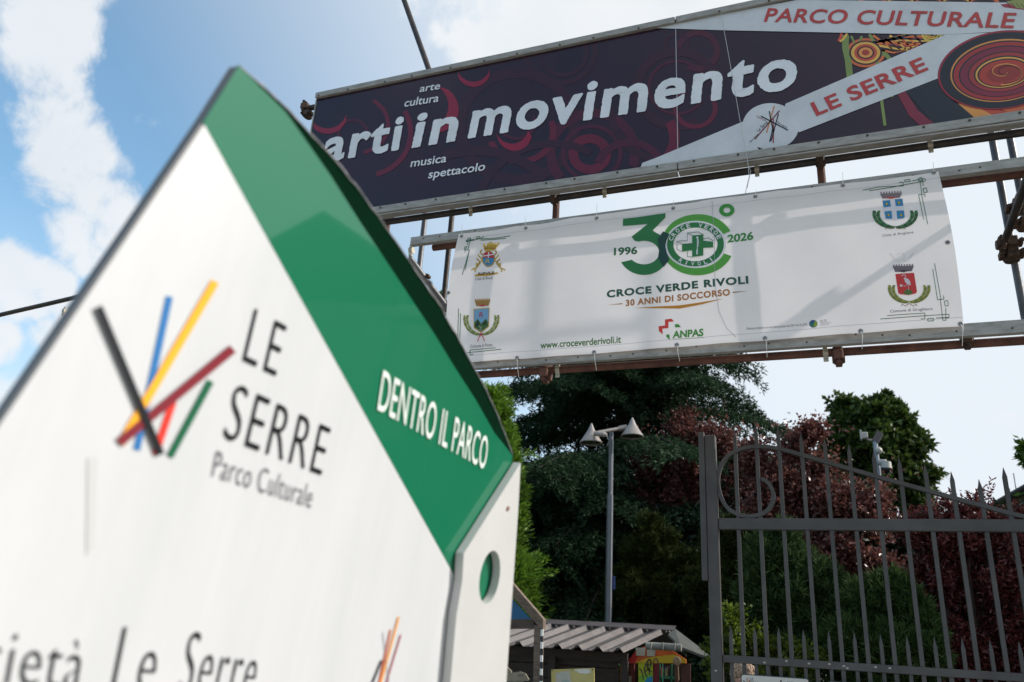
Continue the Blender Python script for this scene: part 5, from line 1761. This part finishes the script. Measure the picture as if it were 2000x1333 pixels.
# round green tree far away
YT = 30
leafy('round_tree', atY(1715, 900, YT).x, YT, [B(1700, 820, YT, 42, 36), B(1655, 835, YT, 30, 34), B(1745, 830, YT, 34), B(1690, 880, YT, 70, 50), B(1765, 880, YT, 44), B(1645, 905, YT, 42), B(1735, 940, YT, 70, 50), B(1690, 980, YT, 70, 55), B(1625, 950, YT, 24), B(1795, 940, YT, 26, 40), B(1650, 800, YT, 16), B(1725, 796, YT, 18), B(1790, 870, YT, 18), B(1618, 900, YT, 14), B(1800, 1000, YT, 22)],
      120000, .22, 'round dark green broadleaf tree standing behind the gate spikes', 'tree', (.020, .042, .010), (.085, .13, .022), .3, trunk_r=.3, per=24, crad=.26, wid=.55, shell=.3)
# branch at the right edge
leafy('green_tree', atY(2075, 900, 18).x, 18, [B(2050, 890, 18, 36, 50), B(2085, 850, 18, 34), B(2075, 960, 18, 40)], 12000, .15, 'bright green tree reaching in at the far right edge above the roof', 'tree', (.03, .09, .012), (.09, .17, .02), .4, trunk_r=.14, per=16, crad=.18, wid=.4)
# purple plums
PA_, PB_ = (.040, .014, .012), (.26, .105, .085)
YPl = 17.5
leafy('purple_plum_tree', atY(1340, 1100, YPl).x, YPl, [B(1355, 865, YPl, 42, 34), B(1305, 900, YPl, 44, 36), B(1400, 890, YPl, 42), B(1262, 930, YPl, 34, 26), B(1345, 950, YPl, 72, 48), B(1245, 985, YPl, 34, 22), B(1420, 960, YPl, 50), B(1330, 835, YPl, 16, 26), B(1225, 1000, YPl, 18, 12), B(1450, 910, YPl, 24), B(1370, 1020, YPl, 60, 26), B(1460, 1000, YPl, 30), B(1345, 820, YPl, 10, 16)],
      85000, .075, 'purple-leaved plum tree left of the gate post, behind the street lamp', 'tree', PA_, PB_, .3, 'purple-leaved plum trees', trunk_r=.08, per=16, crad=.17, wid=.6, shell=.15, bark=BARK2, rough=.3, shoot=1.0)
YP2 = 13.6
leafy('purple_plum_tree', atY(1570, 1100, YP2).x, YP2, [B(1572, 862, YP2, 22, 26), B(1540, 895, YP2, 20), B(1598, 925, YP2, 20), B(1560, 960, YP2, 44, 36), B(1650, 985, YP2, 44, 18), B(1620, 1010, YP2, 70, 40), B(1515, 1000, YP2, 36), B(1700, 1000, YP2, 40, 34), B(1595, 840, YP2, 14, 8), B(1470, 900, YP2, 20, 34), B(1590, 1070, YP2, 66, 40), B(1690, 1110, YP2, 55, 48), B(1740, 1160, YP2, 40, 36), B(1500, 940, YP2, 18)],
      80000, .07, 'purple-leaved plum tree seen through the scroll and bars of the gate', 'tree', PA_, PB_, .3, 'purple-leaved plum trees', trunk_r=.07, per=16, crad=.16, wid=.6, shell=.15, bark=BARK2, rough=.3, shoot=1.0)
# red maples at right
MA, MB2 = (.042, .009, .010), (.18, .045, .040)
YM1 = 10.5
leafy('red_maple', atY(1890, 1150, YM1).x, YM1, [B(1860, 1020, YM1, 64, 20), B(1940, 1020, YM1, 52, 18), B(1790, 1045, YM1, 42, 22), B(1900, 1085, YM1, 90, 40), B(1990, 1070, YM1, 60, 44), B(1852, 985, YM1, 14, 8), B(1902, 992, YM1, 18, 8), B(1915, 975, YM1, 8, 6), B(1820, 1140, YM1, 60, 50), B(1930, 1160, YM1, 95, 74), B(2040, 1070, YM1, 60, 34), B(2070, 1160, YM1, 90, 70), B(1990, 1280, YM1, 100, 80), B(1870, 1270, YM1, 80, 70)],
      110000, .055, 'wide dark red Japanese maple behind the right part of the gate', 'tree', MA, MB2, .3, trunk_r=.10, per=20, crad=.12, wid=.42, shell=.2, bark=BARK2, rough=.35, shoot=.5, droop=.2)

# ---- pine shrubs: upright candles of needles
def pine(name, blobs, n, label, cA, cB, seed, cat='shrub', group=None, ln=.11):
    c0 = blobs[0][0]
    t = thing(name, (c0[0], c0[1], 0), label, cat, group)
    r = np.random.default_rng(seed)
    k = 36
    nc = n//k
    w = np.array([b[1][0]*b[1][2] for b in blobs]); bi = r.choice(len(blobs), nc, p=w/w.sum())
    C = np.array([b[0] for b in blobs])[bi]; R_ = np.array([b[1] for b in blobs])[bi]
    dirs = unit(40*len(blobs)).reshape(len(blobs), 40, 3)
    d0 = dirs[bi, r.integers(0, 40, nc)]
    d = norm(d0+.22*r.normal(size=(nc, 3)))
    P_ = C+d0*R_*.80*(.6+.4*r.random(nc)[:, None])+d*R_*.24*r.random(nc)[:, None]
    P_[:, 2] = np.maximum(P_[:, 2], .15)
    ax = norm(np.stack([d[:, 0]*.5, d[:, 1]*.5, .9+.3*r.random(nc)], 1)+.2*r.normal(size=(nc, 3)))
    tt = r.random((nc, k))
    base = (P_[:, None]+ax[:, None]*(tt[..., None]*.26)).reshape(-1, 3)
    N_ = nc*k
    D_ = norm(np.repeat(ax, k, 0)*.75+r.normal(size=(N_, 3))*.6)
    W_ = norm(np.cross(D_, r.normal(size=(N_, 3))))
    V_, F_ = diamonds(base, D_, W_, ln*(.7+.5*r.random(N_)), .014+.01*r.random(N_))
    np_mesh('crown', V_, F_, leafmat(name+'_needles_%d' % seed, cA, cB, .2, .8, .12), t)
    trunk_limbs(t, (c0[0], c0[1], 0), (c0[0], c0[1], c0[2]), .06, [((c0[0], c0[1], c0[2]*.3), b[0], .03) for b in blobs[:6]])
    return t
YJ = 15.2
pine('juniper_shrub', [B(1272, 1075, YJ, 26, 60), B(1245, 1120, YJ, 30, 55), B(1305, 1110, YJ, 28, 55), B(1335, 1140, YJ, 36, 50), B(1275, 1180, YJ, 80, 50), B(1215, 1170, YJ, 24, 50), B(1210, 1200, YJ, 40, 30), B(1370, 1180, YJ, 50, 60)], 110000, 'dark green upright juniper behind the hut roof, right of the lamp pole', (.014, .026, .006), (.050, .066, .014), 41)
YJ = 14.2
pine('juniper_shrub', [B(1400, 1100, YJ, 30, 60), B(1450, 1085, YJ, 30, 60), B(1490, 1110, YJ, 36, 60), B(1380, 1160, YJ, 40, 70), B(1450, 1180, YJ, 70, 60), B(1425, 1070, YJ, 16, 40)], 100000, 'dark green juniper behind the gate post and the first bars', (.013, .025, .006), (.048, .062, .014), 42)
pine('pine_shrub', [B(1495, 1120, 10, 20, 46), B(1525, 1105, 10, 24, 50), B(1560, 1150, 10, 30, 50), B(1605, 1170, 10, 26, 40), B(1540, 1200, 10, 55, 50), B(1620, 1240, 10, 60, 46), B(1500, 1190, 10, 40, 50), B(1660, 1210, 10, 22, 34), B(1640, 1300, 10, 100, 60)], 120000, 'blue green pine shrub with upright shoots in the middle of the gate', (.020, .044, .016), (.070, .115, .038), 43, ln=.12)
pine('pine_shrub', [B(1700, 1215, 9.5, 22, 36), B(1740, 1200, 9.5, 24, 40), B(1775, 1235, 9.5, 26, 40), B(1800, 1275, 9.5, 22, 30), B(1750, 1310, 9.5, 80, 50), B(1690, 1290, 9.5, 60, 50)], 90000, 'lighter green low pine shrub in front of the red maple', (.03, .06, .018), (.06, .10, .03), 44, ln=.12)
# backdrop of darker trees so that the park reads as dense
YK = 24
leafy('evergreen_tree', atY(1120, 1080, YK).x, YK, [B(1070, 1080, YK, 60, 80), B(1140, 1120, YK, 70, 90), B(1090, 1190, YK, 90, 60), B(1180, 1180, YK, 60, 50)], 26000, .22, 'dark evergreen tree low behind the cedar, left of the lamp pole', 'tree', (.010, .022, .010), (.02, .04, .016), .15, trunk_r=.15, per=22, crad=.3, wid=.4, shell=.2)
leafy('evergreen_tree', atY(1330, 1100, 17).x, 17, [B(1300, 1080, 17, 90, 80), B(1400, 1090, 17, 90, 90), B(1350, 1180, 17, 120, 70), B(1240, 1150, 17, 60, 70), B(1460, 1170, 17, 80, 80), B(1530, 1110, 17, 70, 80)], 50000, .17, 'dark evergreen tree filling the gap behind the plum tree', 'tree', (.010, .022, .009), (.022, .04, .014), .15, trunk_r=.15, per=22, crad=.25, wid=.4, shell=.15)
leafy('evergreen_tree', atY(1700, 1150, 15).x, 15, [B(1620, 1100, 15, 80, 80), B(1720, 1090, 15, 80, 70), B(1820, 1100, 15, 100, 80), B(1940, 1080, 15, 110, 70), B(1700, 1200, 15, 130, 90), B(1880, 1200, 15, 130, 100), B(2030, 1150, 15, 100, 110)], 60000, .15, 'dark evergreen tree behind the red maple', 'tree', (.012, .02, .010), (.024, .036, .014), .15, trunk_r=.15, per=22, crad=.25, wid=.45, shell=.15)
# yellow green shrub peeking through the gate
leafy('laurel_shrub', atY(1425, 1250, 9.2).x, 9.2, [B(1430, 1225, 9.2, 36, 50), B(1470, 1265, 9.2, 45, 45), B(1430, 1290, 9.2, 55, 40), B(1540, 1290, 9.2, 60, 40)], 5200, .06, 'yellow green leafy shrub between the gate post and the pine shrub', 'shrub', (.035, .06, .008), (.12, .17, .015), .5, trunk_r=.02, per=10, crad=.1, wid=.6, shell=.2)
# low hedge closing the view to the ground
hdg = thing('hedge', (-.5, 12.8, 0), 'dark clipped hedge running behind the shrubs at the foot of the trees', 'hedge')
hb_ = [((x, 12.9, .8), (.75, .5, .95)) for x in np.arange(-4.6, 4.6, .6)]
V_, F_ = crown(hb_, 50000, .09, 24, .14, .5, 0, .4, 0)
np_mesh('foliage', V_, F_, leafmat('hedge_leaf', (.012, .026, .009), (.03, .055, .016), .2), hdg)
h2 = thing('hedge', (-5, 26, 0), 'tall dark hedge far behind the cedar closing the park', 'hedge')
hb_ = [((x, 27, 1.4), (1.6, 1, 1.9)) for x in np.arange(-22, 12, 1.3)]
V_, F_ = crown(hb_, 50000, .22, 24, .3, .5, 0, .4, 0)
np_mesh('foliage', V_, F_, leafmat('hedge_leaf', (.012, .026, .009), (.03, .055, .016), .2), h2)
# foliage just behind the banner's left edge
leafy('green_tree', atY(850, 640, 15).x, 15, [B(858, 600, 15, 18, 30), B(872, 700, 15, 26, 60), B(830, 700, 15, 46, 70), B(870, 840, 15, 60, 90), B(850, 1020, 15, 90, 110)], 26000, .12, 'green tree partly hidden by the white sign, left of the banner', 'tree', (.03, .075, .012), (.075, .15, .02), .35, trunk_r=.14, per=18, crad=.18, wid=.4)
